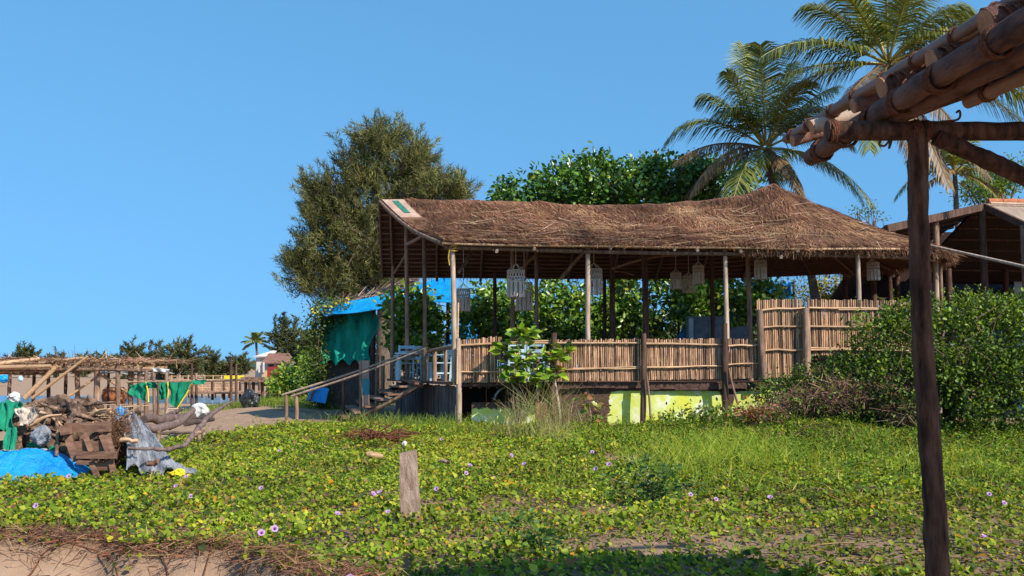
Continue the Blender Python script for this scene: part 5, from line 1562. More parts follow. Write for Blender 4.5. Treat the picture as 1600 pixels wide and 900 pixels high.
# broken wooden chair frame of dark boards
Yk = 12.55
K = thing("broken_wooden_frame", "broken dark brown wooden chair frame leaning on the driftwood heap", "wooden frame", gat(150, 748))
def pb(u0, v0, u1, v1, w, h, dy0=0, dy1=0, name="board", up=(0, 0, 1), mat='board', par=K):
    return MB().bar(at(u0, v0, Yk + dy0), at(u1, v1, Yk + dy1), w, h, up).build(name, M[mat], par)
pb(103, 668, 172, 667, .09, .115, .15, .12)                    # top board
pb(102, 664, 104, 679, .12, .10, .02, .02, "block")
pb(104, 676, 119, 719, .05, .09, .10, -.05, "side_board", (1, 0, 0))
pb(167, 675, 178, 716, .05, .06, .16, .02, "side_board", (1, 0, 0))
pb(120, 711, 182, 711, .05, .085, -.10, -.10, "seat_board")
pb(133, 680, 143, 706, .03, .065, .12, .03, "slat", (1, 0, 0))
pb(159, 680, 169, 706, .03, .065, .12, .03, "slat", (1, 0, 0))
pb(112, 697, 168, 697, .03, .12, .13, .13, "back_panel")
pb(143, 722, 154, 750, .05, .06, -.02, -.08, "leg", (1, 0, 0))
pb(173, 718, 180, 750, .05, .06, -.02, -.08, "leg", (1, 0, 0))
pb(148, 729, 172, 729, .03, .09, -.02, -.02, "cross_board")
pb(120, 722, 150, 724, .05, .05, .1, .1, "cross_board")

# silver tarpaulin draped off the heap
o = sheet("silver_tarpaulin", "crumpled silver grey tarpaulin draped down the right end of the heap", "tarpaulin", 'silver',
      (at(189, 640, 13.5), at(215, 652, 13.5), at(303, 742, 12.75), at(196, 738, 12.5)), 56, 56, .075, (8.0, 2.6), .006, 3, 0, fray=.10)
sheet("torn_corner", None, None, 'bluecloth', (at(183, 636, 13.42), at(196, 637, 13.42), at(194, 666, 13.3), at(184, 662, 13.3)), 8, 10, .02, (4, 4), .006, 1, parent=o)
o = sheet("green_net", "green net cloth hanging over the left end of the heap", "cloth", 'greennet',
      (at(-30, 634, 13.2), at(26, 626, 13.2), at(26, 672, 12.95), at(-30, 674, 12.95)), 26, 20, .035, (12, 2), .006, 5)
sheet("hanging_strip", None, None, 'greennet', (at(12, 668, 12.93), at(26, 668, 12.93), at(22, 722, 12.75), at(2, 722, 12.75)), 12, 18, .03, (7, 3), .006, 6, parent=o)
sheet("knotted_corner", None, None, 'greennet', (at(14, 628, 13.22), at(36, 629, 13.2), at(33, 640, 13.15), at(20, 640, 13.18)), 10, 6, .025, (6, 3), .006, 2, parent=o)
sheet("green_cloth", "green net cloth crumpled between driftwood and blue tarpaulin", "cloth", 'greennet',
      (at(41, 688, 13.1), at(92, 690, 13.1), at(98, 716, 12.95), at(46, 716, 12.95)), 22, 14, .05, (8, 4), .006, 8)
sheet("white_cloth", "torn off white cloth strips hanging on the driftwood", "cloth", 'cotton',
      (at(28, 640, 13.0), at(62, 633, 13.0), at(44, 662, 12.95), at(32, 665, 12.95)), 14, 12, .05, (7, 3), .006, 4)
def bag(name, label, u, v, Y, w, h, mat, seed):
    c = at(u, v, Y); V = []; F = []; n, m = 26, 17
    for k in range(m):
        ph = -math.pi / 2 + math.pi * k / (m - 1)
        for j in range(n):
            a = 2 * math.pi * j / n
            r = .95 + .22 * float(wob(math.cos(a) * 2.2 + seed, math.sin(a) * 2.2 + ph * 2, 1.1, seed)) - .30 * abs(float(wob(math.cos(a) * 3.2 + seed * 3, math.sin(a) * 3.2 + ph * 2.6, 1.3, seed + 2))) + .13 * abs(math.sin(a * 3.5 + ph * 4))
            V.append(c + np.array((w * math.cos(ph) * math.cos(a) * r, w * .8 * math.cos(ph) * math.sin(a) * r, h * math.sin(ph) * (1 + .15 * math.sin(3 * a)))))
    for k in range(m - 1):
        for j in range(n):
            F.append((k * n + j, k * n + (j + 1) % n, (k + 1) * n + (j + 1) % n, (k + 1) * n + j))
    return tag(MB().add(V, F, None, False).build(name, M[mat]), label, "bag")
bag("plastic_bag", "crumpled silvery white plastic bag in the middle of the heap", 66, 681, 12.9, .14, .12, 'silver', 1)
bag("yellow_bag", "yellow plastic bag at the foot of the silver tarpaulin", 279, 740, 12.55, .11, .055, 'yellow', 2)
bag("white_wrapper", "white plastic wrapper on top of the heap beside the green net", 22, 622, 14.0, .09, .08, 'white', 3)
bag("white_sack", "white plastic sack lying on the dark logs", 311, 641, 21.5, .22, .14, 'white', 5)
bag("black_bag", "round black plastic bag on the grass edge by the beach", 390, 627, 38, .32, .42, 'black', 6)
bag("litter_bag", "small white plastic scrap at the right of the twig heap", 632, 695, 17.2, .05, .06, 'white', 4)

def log(label, pts, r, mat='drift', group=None, name="driftwood_log", n=8, rough=.16):
    P = cr([np.array(p) for p in pts], 6)
    P[1:-1] += rng.normal(0, np.mean(r) * .22, (len(P) - 2, 3))
    m_ = MB().tube(P, r, n, rough=rough)
    if mat == 'drift': m_.sm = [False] * len(m_.sm)
    return tag(m_.build(name, M[mat]), label, "driftwood", group)
GRP = "driftwood logs in the heap"
GLS = ['thick pale driftwood log along the top left of the heap', 'thick driftwood log just below the top log at the heap centre', 'big grey log on top of the heap behind the broken frame', 'tapering log crossing the big grey log at the heap top', 'slanting log rising from the green cloth to the heap top', 'upright log propped at the left beside the hanging green net', 'short log low in the heap above the blue tarpaulin', 'log end poking out beside the green net at the left edge', 'thick low log at the left edge beneath the green net', 'log resting directly on the top board of the broken frame', 'thick dark log behind the slats of the broken frame', 'thin stick on the crest of the heap at its right end', 'bottom log of the heap hidden behind the blue tarpaulin', 'bottom log of the heap behind the legs of the broken frame', 'thin stick sloping down right over the silver tarpaulin top', 'bulky log at the back of the heap crest', 'short log at the back left of the heap crest', 'stubby log low between the frame and the silver tarpaulin', 'low log behind the blue tarpaulin at the left edge', 'very thick inner log in the dark middle of the heap', 'very thick inner log in the left half of the heap']
for (u0, v0, Y0, u1, v1, Y1, r0, r1) in ((55, 655, 13.6, 130, 662, 13.3, .10, .07), (60, 672, 13.4, 128, 680, 13.2, .11, .09), (88, 640, 13.9, 185, 655, 13.6, .12, .08), (110, 650, 13.7, 190, 640, 13.8, .10, .05), (40, 690, 13.3, 78, 635, 13.7, .10, .06),
        (28, 720, 13.0, 40, 650, 13.2, .07, .05), (60, 700, 13.2, 110, 712, 13.0, .10, .10), (-10, 665, 13.5, 40, 668, 13.4, .12, .10), (-20, 700, 13.4, 30, 705, 13.2, .13, .12), (120, 670, 13.4, 195, 668, 13.3, .12, .10), (130, 690, 13.3, 190, 700, 13.2, .16, .13),
        (150, 655, 13.9, 215, 642, 13.9, .07, .04), (30, 735, 13.2, 130, 740, 13.2, .16, .14), (90, 725, 13.3, 200, 730, 13.2, .16, .14), (180, 655, 13.8, 228, 672, 13.4, .06, .04), (75, 628, 14.1, 130, 640, 14.1, .13, .09), (35, 640, 14.0, 75, 628, 14.2, .09, .07),
        (150, 712, 13.4, 195, 700, 13.3, .13, .12), (0, 725, 13.3, 40, 715, 13.3, .14, .1), (100, 690, 13.6, 180, 690, 13.6, .2, .2), (20, 690, 13.8, 100, 680, 13.8, .22, .2)):
    a, b = at(u0, v0, Y0), at(u1, v1, Y1)
    r0 *= .8; r1 *= .7
    log(GLS.pop(0), [a, (a + b) / 2 + np.array((random.uniform(-.05, .05), 0, random.uniform(-.05, .06))), b], [r0, (r0 + r1) * .55, r1], 'drift', GRP)
# knotted root stump
log("twisted root stump lying across the top of the heap", [at(98, 632, 13.7), at(120, 640, 13.4), at(140, 632, 13.5), at(163, 640, 13.7)], [.06, .13, .11, .05], rough=.3)
log("stout grey stick leaning up from the broken frame", [at(107, 664, 12.8), at(118, 637, 13.2)], [.035, .03])
log("thin upright brown stake in front of the green cloth", [at(88, 712, 12.6), at(89, 653, 12.7)], [.022, .02], rough=.05)
log("long bent branch curving up past the silver tarpaulin to the right", [at(200, 700, 12.55), at(255, 702, 12.6), at(290, 693, 12.9), at(315, 662, 13.4), at(333, 645, 14.0), at(362, 628, 15.0)], [.02, .024, .03, .038, .034, .016], 'plank', rough=.12)
log("short branch fork on the bent branch", [at(304, 678, 13.1), at(318, 672, 13.2)], [.03, .02])
log("short splintered plank sticking out above the silver tarpaulin", [at(188, 687, 12.7), at(216, 689, 12.7)], [.03, .025], 'rail')
log("flat brown offcut on the silver tarpaulin", [at(228, 725, 12.45), at(247, 721, 12.45)], [.03, .035], 'board')
# tangled brown brush beside the frame
b_ = at(185, 735, 13.1); b_[2] = 0
n = 2600
P = at(186, 690, 13.15) + rng.normal(0, 1, (n, 3)) * np.array((.09, .12, .17))
t = bigmesh("brown_brush", *blades(P, rdir(n), rdir(n), rng.uniform(.05, .18, n), .008, pick([(.16, .08, .04), (.25, .14, .08), (.09, .045, .03)], n)), M['straw'])
tag(t, "tangle of brown coir brush between frame and silver tarpaulin", "brush", kind="stuff")
mb = MB()
for k in range(34):
    a = at(random.uniform(140, 205), random.uniform(632, 660), 13.4)
    d = rdir(1)[0] * np.array((1, .5, .45))
    mb.tube([a, a + d * random.uniform(.15, .5)], [.008, .004], 4)
tag(mb.build("twigs", M['rail']), "pale straw twigs scattered on top of the heap", "twigs", kind="stuff")
# twig heap in the middle of the vines
c = gat(590, 690, .1); mb = MB()
for k in range(190):
    a = c + np.array((rng.normal(0, .28), rng.normal(0, .2), abs(rng.normal(0.02, .09)) + .02))
    d = rdir(1)[0] * np.array((1, .8, .35)) * random.uniform(.1, .35)
    mb.tube(cr([a - d, a + rdir(1)[0] * .05, a + d], 2), [.010, .005], 4)
tag(mb.build("twig_heap", M['rope']), "small heap of reddish brown twigs in the green vines", "twigs")
for (u, v, lb) in ((597, 684, "pale bleached stick lying on the twig heap"), (585, 713, "orange brown coconut husk below the twig heap")):
    p = gat(u, v, .15 if v < 700 else .08)
    log(lb, [p + np.array((-.12, 0, .03)), p + np.array((.1, .02, 0))], [.03, .04, .025] if v < 700 else [.04, .065, .04], 'palepost' if v < 700 else 'rail', name="stick" if v < 700 else "coconut_husk")
log("dark weathered stick lying in the leaves right of the concrete post", [gat(685, 720, .12), gat(703, 721, .12)], [.02, .03], 'drift', name="stick")

# ------------------------------------------------------------------ dark curved logs on the sand behind the heap
for (lb, pts, r) in (("dark curved keel log lying on the sand behind the heap", [(215, 668, 18), (255, 667, 19), (280, 659, 20), (302, 641, 21)], .075), ("long straight dark log lying behind the curved keel", [(225, 655, 22), (270, 654, 23), (330, 647, 24)], .10), ("thin dark pole on two stakes over the sand", [(246, 677, 17.5), (300, 676, 17.8)], .025), ("short dark curved rib above the long log", [(262, 648, 23.5), (275, 644, 23.5), (284, 638, 23.5)], .05), ("brown log at the right end of the long dark log", [(290, 662, 20), (333, 655, 22)], .06)):
    log(lb, [at(*p) for p in pts], [r, r * 1.05, r * .8], 'plank', name="boat_timber", rough=.06)
for (u, v, Y) in ((248, 690, 17.4), (318, 688, 18.5), (311, 690, 18.0)):
    a = at(u, 672, Y); bb = a.copy(); bb[2] = gz1(a[0], a[1]) - .1
    tag(MB().tube([bb, a], .035, 6, rough=.08).build("short_stake", M['drift']), "short wooden stake standing in the sand behind the heap", "stake", "short stakes behind the heap")
mb = MB()
for k in range(7):
    x0 = 262 + k * 3.4
    P = [at(x0 + 6 * t - 2, 648 - 9 * math.sin(math.pi * (.1 + .55 * t)), 26) for t in np.linspace(0, 1, 7)]
    mb.tube(P, .03, 5)
tag(mb.build("boat_ribs", M['palepost']), "row of pale curved ribs lying near the white sack", "boat ribs")

# ------------------------------------------------------------------ open pole shelter on the beach
HS = thing("beach_shelter", "low open beach shelter with a ragged flat pole roof", "shelter", (at(130, 640, 45)[0], 45, gz1(-19, 45)))
for i, (u, vt, vb, Y, r) in enumerate(((16, 575, 632, 44, .09), (54, 578, 626, 48, .09), (76, 582, 628, 49, .10), (103, 580, 626, 48, .09), (120, 577, 632, 45, .12), (152, 572, 642, 43, .15), (184, 570, 645, 42.5, .11), (203, 576, 640, 45, .10), (217, 576, 650, 44, .09), (229, 576, 662, 42, .10), (240, 578, 660, 42, .08), (260, 582, 660, 42, .08), (207, 580, 640, 48, .07), (170, 580, 640, 48.5, .07))):
    a, b = at(u, vt, Y), at(u + random.uniform(-2, 2), vb, Y); b[2] = gz1(b[0], b[1]) - .1
    MB().tube(cr([a, (a + b) / 2 + np.array((random.uniform(-.04, .04), 0, 0)), b], 4), [r * .85, r], 7, rough=.06).build("post", M['post'] if Y < 47 else M['darkpost'], HS)
for i in range(9):
    Y = 42.4 + i * .8
    u0, u1 = -35, 250 + random.uniform(-15, 15)
    v0 = 574 + random.uniform(-3, 3); v1 = 574 + random.uniform(-4, 3) + (6 if i < 3 else 2)
    a, b = at(u0, v0 + 4, Y), at(u1, v1, Y)
    P = cr([a, a + (b - a) * .3 + np.array((0, 0, random.uniform(-.08, .12))), a + (b - a) * .65 + np.array((0, 0, random.uniform(-.05, .14))), b], 4)
    MB().tube(P, [.10, .085, .06], 7, rough=.10).build("roof_pole", M['rail'] if i % 3 else M['drift'], HS)
for i in range(13):
    u = 0 + i * 20.5
    a, b = at(u, 577, 42.2), at(u + random.uniform(-4, 10), 570, 49.4)
    a[2] = b[2] = at(100, 566.5, 45)[2] + random.uniform(-.03, .05)
    MB().tube([a, b], .06, 6, rough=.08).build("cross_pole", M['drift'], HS)
for (u0, v0, Y0, u1, v1, Y1, r) in ((38, 622, 42, 90, 571, 42.3, .12), (50, 622, 42.1, 137, 557, 42.2, .075), (106, 620, 43, 150, 590, 43.2, .06), (156, 584, 46, 205, 618, 46, .06), (0, 568, 42.2, 62, 561, 42.5, .10), (60, 567, 42.4, 130, 559, 42.6, .07), (0, 574, 42.1, 80, 572, 42.1, .1)):
    a, b = at(u0, v0, Y0), at(u1, v1, Y1)
    MB().tube(cr([a, b], 3), [r, r * .8], 7, rough=.05).build("leaning_pole", M['rail'], HS)
n = 5200
P = np.stack([rng.uniform(at(-30, 570, 46)[0], at(238, 570, 44)[0], n), rng.uniform(42.2, 49.2, n), at(100, 565.5, 45)[2] + rng.normal(.06, .05, n)], 1)
A = unit(np.stack([rng.normal(0, 1, n), rng.normal(0, .6, n), rng.normal(-.05, .15, n)], 1))
bigmesh("straw_cover", *blades(P, A, np.tile((0, 0, 1.0), (n, 1)) + rng.normal(0, .5, (n, 3)), rng.uniform(.2, .8, n), .035, pick([(.36, .2, .11), (.24, .13, .08), (.5, .33, .2), (.14, .08, .05)], n)), M['straw'], HS)["kind"] = "stuff"
sheet("white_tarp", None, None, 'white', (at(140, 578, 48.8), at(265, 580, 48), at(262, 585, 47.6), at(140, 582, 48.4)), 24, 4, .05, (9, 2), .01, 2, parent=HS)
sheet("white_scrap", None, None, 'white', (at(238, 574, 42), at(266, 577, 42), at(264, 582, 42), at(240, 580, 42)), 10, 4, .06, (5, 2), .01, 3, parent=HS)

# rack of poles with green cloth
RK = thing("pole_rack", "rack of thin poles with a long crossbar beside the shelter", "rack", (at(300, 640, 40)[0], 40, gz1(-13, 40)))
for (u, vt, vb, Y, r) in ((300, 569, 640, 41, .06), (307, 592, 640, 41, .06), (361, 560, 645, 39, .06), (369, 568, 640, 40, .06), (247, 596, 660, 40, .05)):
    a, b = at(u, vt, Y), at(u, vb, Y); b[2] = gz1(b[0], b[1]) - .1
    MB().tube([a, b], [r * .8, r], 6, rough=.05).build("post", M['darkpost'], RK)
MB().tube(cr([at(198, 597, 40.5), at(300, 596, 40.5), at(382, 593, 40)], 5), .05, 6, rough=.05).build("crossbar", M['post'], RK)
for (lb, q, s_) in (("green cloth hanging in a long point from the rack bar", ((262, 598), (302, 596), (276, 639), (270, 632)), 1), ("green cloth bunched at the left end of the rack bar", ((203, 602), (228, 597), (232, 628), (204, 618)), 2), ("narrow green cloth between two others on the rack bar", ((244, 598), (262, 597), (262, 622), (248, 626)), 3), ("green cloth wrapped along the middle of the rack bar", ((228, 597), (246, 597), (246, 607), (230, 606)), 4)):
    o = sheet("green_cloth", lb, "cloth", 'greennet', [at(u, v, 40.35) for (u, v) in q], 12, 14, .08, (8, 2.5), .012, s_, 0, "green cloths on the rack")
    a, b = at(q[1][0], q[1][1], 40.28), at(q[2][0], q[2][1], 40.28)
    MB().tube([a, (a + b) / 2 + np.array((.03, 0, 0)), b], .03, 5).build("yellow_hem", M['yellow'], o)
sheet("green_cloth", "flat green cloth with yellow edge laid along the rack bar right half", "cloth", 'greennet', [at(u, v, 40.1) for (u, v) in ((300, 594), (322, 593), (320, 600), (302, 601))], 8, 5, .05, (5, 2), .012, 5)

# bamboo foot bridge / jetty with crossed railing
BR = thing("bamboo_jetty", "bamboo jetty with crossed lattice railing over the estuary", "jetty", (at(330, 610, 66)[0], 66, -1.0))
Yj = 66
def jp(u0, v0, u1, v1, r, name, mt='rail', Y=Yj):
    MB().tube([at(u0, v0, Y), at(u1, v1, Y)], r, 6).build(name, M[mt], BR)
jp(280, 612, 425, 612, .10, "deck_pole", 'post'); jp(280, 600, 372, 598, .05, "rail"); jp(280, 606, 372, 606, .04, "rail")
for k in range(9):
    u = 284 + k * 10.5
    jp(u, 598, u, 622, .05, "post"); 
    if k < 8: jp(u, 600, u + 10.5, 611, .035, "cross_brace"); jp(u, 611, u + 10.5, 600, .035, "cross_brace")
for u in (332, 350, 375, 390, 405, 418): jp(u, 596, u, 625, .09, "pile", 'darkpost')
MB().slab([at(280, 613, 65), at(430, 613, 65), at(430, 611, 68.5), at(280, 611, 68.5)], .1).build("deck", M['post'], BR)
o = MB(); o.bar(at(352, 591, 64), at(380, 591, 64), .5, .35); tag(o.build("yellow_board", M['yellow']), "yellow board on the jetty platform", "board")
PL = thing("wooden_platform", "small thatched platform on stilts left of the red roofed house", "platform", (at(400, 600, 63)[0], 63, -.7))
MB().bar(at(381, 593, 62.5), at(424, 593, 62.5), 1.6, .30).build("roof", M['drift'], PL)
for u in (384, 396, 410, 421):
    a, b = at(u, 596, 62.6), at(u, 622, 62.6); b[2] = gz1(b[0], b[1]) - .1
    MB().tube([a, b], .10, 6).build("post", M['darkpost'], PL)
# far bamboo fence on the sand bank
FB = thing("bank_fence", "long thin bamboo railing on the far sand bank", "fence", (at(200, 600, 100)[0], 100, -.7))
for v in (588, 594): MB().tube([at(265, v, 100), at(390, v - 1, 100)], .05, 5).build("rail", M['rail'], FB)
for k in range(10):
    a, b = at(268 + 13 * k, 586, 100), at(268 + 13 * k, 604, 100); b[2] = gz1(b[0], b[1]) - .1
    MB().tube([a, b], .06, 5).build("post", M['rail'], FB)
bag("blue_cover", "bright blue tarpaulin bundle on the far sand bank at the left edge", 5, 592, 120, .75, .45, 'bluecloth', 7)
bag("pale_blue_barrel", "small pale blue bundle on the far sand bank", 32, 592, 125, .35, .35, 'paleblue', 8)
# rusty tank
mb = MB(); c = at(177, 618, 50)
mb.tube([c + np.array((-.45, 0, 0)), c + np.array((-.4, 0, 0)), c + np.array((.45, .2, 0)), c + np.array((.5, .2, 0))], [.36, .42, .42, .36], 12)
tag(mb.build("rusty_drum", M['brick']), "rusty orange drum lying beneath the beach shelter", "drum")

# house with red roof
HO = thing("red_roofed_house", "small house with brown red tiled roof and pale gable", "house", (at(428, 585, 120)[0], 120, -.2))
Yh = 120
def hp(u, v, d=0): return at(u, v, Yh + d)
MB().slab([hp(408, 567), hp(462, 567), hp(452, 552, 4), hp(420, 552, 4)], .12).build("roof", M['redroof'], HO)
MB().slab([hp(396, 557, 3), hp(422, 556, 3), hp(432, 548, 5), hp(426, 547.5, 5)], .15).build("upper_roof", M['dune'], HO)
MB().box((hp(402, 570, 4)[0], Yh + 3.5, -.3), (hp(424, 570, 4)[0], Yh + 6, hp(420, 557, 4)[2])).build("gable_wall", M['dune'], HO)
MB().box((hp(424.5, 570, 4)[0], Yh + 2, -.3), (hp(456, 570, 4)[0], Yh + 5, hp(420, 566, 0)[2])).build("wall", M['slatepaint'], HO)
MB().box((hp(427, 580)[0], Yh - 3, -.4), (hp(456, 580)[0], Yh - 2.7, hp(420, 573, -3)[2])).build("red_wall", M['redwall'], HO)
MB().box((hp(410, 580)[0], Yh - .2, -.4), (hp(452, 580)[0], Yh + .1, hp(420, 580, 0)[2])).build("veranda_rail", M['rail'], HO)
for u in (405, 412, 430, 446):
    MB().bar(at(u, 582, Yh - .3), at(u, 566, Yh - .3), .18, .18, (0, 1, 0)).build("column", M['dune'] if u < 415 else M['darkpost'], HO)
for u in (417, 438):
    w_ = MB().box((hp(u - 3, 570)[0], Yh + 1.9, hp(u, 577)[2]), (hp(u + 3, 570)[0], Yh + 1.96, hp(u, 570)[2])).build("window", M['black'], HO)

# ------------------------------------------------------------------ hut hung with green net, blue tarpaulin roof
NH = thing("net_hut", "hut curtained with green net under a blue tarpaulin roof", "hut", (at(545, 620, 35)[0], 35, 0))
Yn = 34.5
sheet("net_curtain", None, None, 'tealnet', (at(500, 486, Yn), at(584, 482, Yn - .6), at(582, 566, Yn - .6), at(503, 566, Yn)), 36, 26, .10, (9, 2.2), .012, 2, parent=NH, fray=.12)
MB().box((at(500, 560, Yn + .3)[0], Yn + .3, -.1), (at(586, 560, Yn + .3)[0], Yn + .42, at(540, 480, Yn + .3)[2])).build("wall", M['plank'], NH)
G = []
for i, t in enumerate(np.linspace(0, 1, 20)):
    row = []
    for j, s in enumerate(np.linspace(0, 1, 9)):
        a = at(496, 484, Yn - .3) * (1 - t) + at(712, 431, Yn - .5) * t       # rear / ridge edge
        b = at(520, 489, Yn - 1.0) * (1 - t) + at(712, 470, Yn - 2.2) * t
        p = a * (1 - s) + b * s
        p[2] += .05 * float(wob(t * 9, s * 3, 1, 3)) - .10 * math.sin(math.pi * s)
        row.append(p)
    G.append(row)
rf = MB().grid(G, .02).build("tarp_roof", M['bluetarp'], NH)
pts = cr([at(520, 476, Yn - .2), at(560, 468, Yn - .2), at(612, 448, Yn - .3), at(640, 441, Yn - .3)], 6)
n = 420
k = rng.integers(0, len(pts), n)
bigmesh("thatch_edge", *blades(pts[k] + rng.normal(0, .06, (n, 3)), np.tile((1, 0, .25), (n, 1)) + rng.normal(0, .4, (n, 3)), rdir(n), .45, .03, pick([(.3, .2, .15), (.2, .12, .09), (.42, .3, .22)], n)), M['straw'], NH)["kind"] = "stuff"
for (u, vt, Y) in ((506, 486, Yn), (582, 484, Yn - .5), (700, 470, Yn - 1.6)):
    a = at(u, vt, Y); b = a.copy(); b[2] = -.1
    MB().tube([a, b], .06, 7, rough=.05).build("post", M['darkpost'], NH)
# vine with yellow flowers over its left corner
VN = thing("flowering_vine", "dark vine with tiny yellow flowers draping the left corner of the net hut", "vine", (at(497, 620, Yn - .2)[0], Yn - .2, 0))
bls = [blob(498, 500, Yn - .2, 12, 24, .4), blob(497, 540, Yn - .2, 10, 30, .4), blob(495, 580, Yn - .2, 11, 30, .4), blob(515, 490, Yn - .2, 16, 12, .4), blob(500, 615, Yn - .2, 14, 18, .4), blob(535, 482, Yn - .3, 22, 7, .3)]
_, cc = broad_crown("foliage", VN, bls, 4200, .10, [(.05, .09, .015), (.08, .13, .02), (.13, .17, .03)], None, 'leaf', .6, .4)
limbs(VN, ORI[VN], ORI[VN] + np.array((0, 0, 2.4)), .04, [cc[i] for i in rng.choice(len(cc), 9)], .012, "stem")
n = 34
P = np.stack([at(random.uniform(487, 545), 0, Yn - .6) for _ in range(n)]); 
for i in range(n):
    u = random.uniform(485, 545); P[i] = at(u, 488 - (u - 485) * .32 + random.uniform(-5, 6), Yn - .7)
bigmesh("yellow_flowers", *leaves(P, rdir(n), np.tile((.2, -.8, .5), (n, 1)), .085, .07, pick([(.7, .55, .02), (.75, .62, .05)], n)), M['petal'], VN)["kind"] = "stuff"
mb = MB(); mb.bar(at(494, 628, 33.2), at(500, 605, 33.4), .62, .06, (0, 1, 0))
tag(mb.build("blue_board", M['bluetarp']), "bright blue board leaning on the net hut", "board")
mb = MB(); mb.tube([at(484, 625, 33), at(494, 598, 33.3)], .05, 6)
tag(mb.build("leaning_pole", M['post']), "short pole leaning beside the blue board", "pole")
# blue tarpaulin screens behind the shack
for (lb, q, Y) in (("blue tarpaulin screen behind the shack left shrubs", ((700, 455), (790, 460), (790, 545), (700, 545)), 35.2), ("blue tarpaulin screen behind the cabinet", ((1060, 470), (1165, 468), (1165, 545), (1060, 545)), 35.4), ("bright blue tarpaulin sagging over a low hut left of the tall fence", ((1170, 436), (1240, 440), (1240, 500), (1170, 500)), 36.0)):
    o = sheet("blue_screen", lb, "tarpaulin", 'bluetarp', [at(u, v, Y) for u, v in q], 26, 18, .12, (7, 3), .02, 4, .1, "blue tarpaulins behind the shack")
    for (u, v) in (q[0], q[1]):
        a = at(u, v, Y + .06); b = a.copy(); b[2] = -.1
        MB().tube([b, a], .05, 6).build("pole", M['darkpost'], o)
mb = MB(); mb.bar(at(1146, 512, 30), at(1150, 532, 30), 1.0, .04, (.1, 1, 0)); 
tag(mb.build("grey_sheet", M['slatepaint']), "grey blue sheet leaning beside the cabinet", "sheet")

# ------------------------------------------------------------------ dark roofed hut at the right
_rh = 0
RH = thing("dark_roofed_hut", "open hut with dark underside and tan sheet roof at the right edge", "hut", (15.5, 29, 0))
AP = at(1536, 318, 29.0); Ap = at(1384, 352, 27.0); Bq = at(1604, 349, 27.2)
dB = Bq - AP
LL = Bq + dB * 1.4
ridR = AP + np.array((9, .6, -.1))
MB().slab([AP, LL, LL + np.array((9, 0.6, -.1)), ridR], .06).build("front_slope", M['tanroof'], RH)
Apb = Ap + np.array((.6, 7, -.3)); APb = AP + np.array((.6, 7, -.6))
MB().slab([AP, APb, Apb, Ap], .10).build("left_slope", M['undershade'], RH)  # this and the inner slopes below carry interior shade in their colour
MB().slab([AP + np.array((-.1, .3, -.06)), ridR + np.array((0, .3, -.06)), ridR + np.array((0, 5.5, -1.8)), AP + np.array((-.1, 5.5, -1.8))], .08).build("back_slope", M['undershade'], RH)
MB().slab([Ap + np.array((0, 1, -.1)), APb + np.array((0, -.1, -.5)), APb + np.array((9, 0, -1.2)), Apb + np.array((9, 0, -1.6)), Apb + np.array((0, 0, -1.4))], .08).build("rear_slope", M['undershade'], RH)
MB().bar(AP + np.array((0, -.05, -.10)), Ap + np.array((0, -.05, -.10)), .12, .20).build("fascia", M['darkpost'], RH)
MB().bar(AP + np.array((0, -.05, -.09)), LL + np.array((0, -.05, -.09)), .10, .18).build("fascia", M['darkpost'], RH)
for k in range(9):
    p = AP + np.array((.2 + k * .42, .1, .05 + .03 * random.random()))
    MB().tube([p, p + np.array((.40, .02, .0))], [.10, .12], 8, rough=.05).build("ridge_tile", M['brick'], RH)
p = AP + np.array((.1, -.25, -.03)); MB().tube([p, p + np.array((6, .4, -.06))], .035, 6).build("ridge_pole", M['palepost'], RH)
for (u, vt, Y, r, mt) in ((1534, 325, 28.9, .10, 'darkpost'), (1598, 352, 27.3, .08, 'post'), (1462, 345, 28.2, .09, 'post'), (1400, 372, 33, .09, 'darkpost'), (1570, 400, 33.5, .09, 'darkpost')):
    a = at(u, vt, Y); b = a.copy(); b[2] = -.1
    MB().tube([b, a], [r * 1.1, r], 8, rough=.05).build("post", M[mt], RH)
for k in range(7):
    f = (k + .5) / 7
    a = AP + np.array((-.1, .3 + 5.2 * f, -.16 - 1.74 * f)); MB().tube([a, a + np.array((8, .5, 0))], .045, 5).build("batten", M['darkpost'], RH)
    a = AP + (APb - AP) * f - np.array((0, 0, .14)); b = Ap + (Apb - Ap) * f - np.array((0, 0, .14)); MB().tube([a, b], .045, 5).build("batten", M['darkpost'], RH)
for (u0, u1, v0, v1, Y, mt, nm) in ((1548, 1572, 430, 470, 36, 'bluewall', "wall_panel"), (1574, 1586, 428, 470, 36.1, 'bluewall', "wall_panel"), (1586, 1605, 428, 470, 34.2, 'paleblue', "wall_panel")):
    a, b = at(u0, v1, Y), at(u1, v0, Y)
    MB().box((a[0], Y, 0), (b[0], Y + .06, b[2])).build(nm, M[mt], RH)
# long pale bamboo reaching from the thatch to the right
a, b = at(1380, 367, 25.6), at(1660, 430, 21.5)
P = cr([a, at(1430, 378, 24.8), at(1500, 394, 23.8), b], 8)
o = MB().tube(P, [.025, .03, .04], 7, rough=.03).build("long_bamboo", M['palepost'])
tag(o, "long pale bamboo pole slanting from the thatch down to the right edge", "pole")

MB().box((at(1400, 400, 33.9)[0], 33.9, 4.35), (24, 34.0, 6.05)).build("rear_wall", M['undershade'], RH)  # board added to close the sky gap, in the same shade-darkened colour

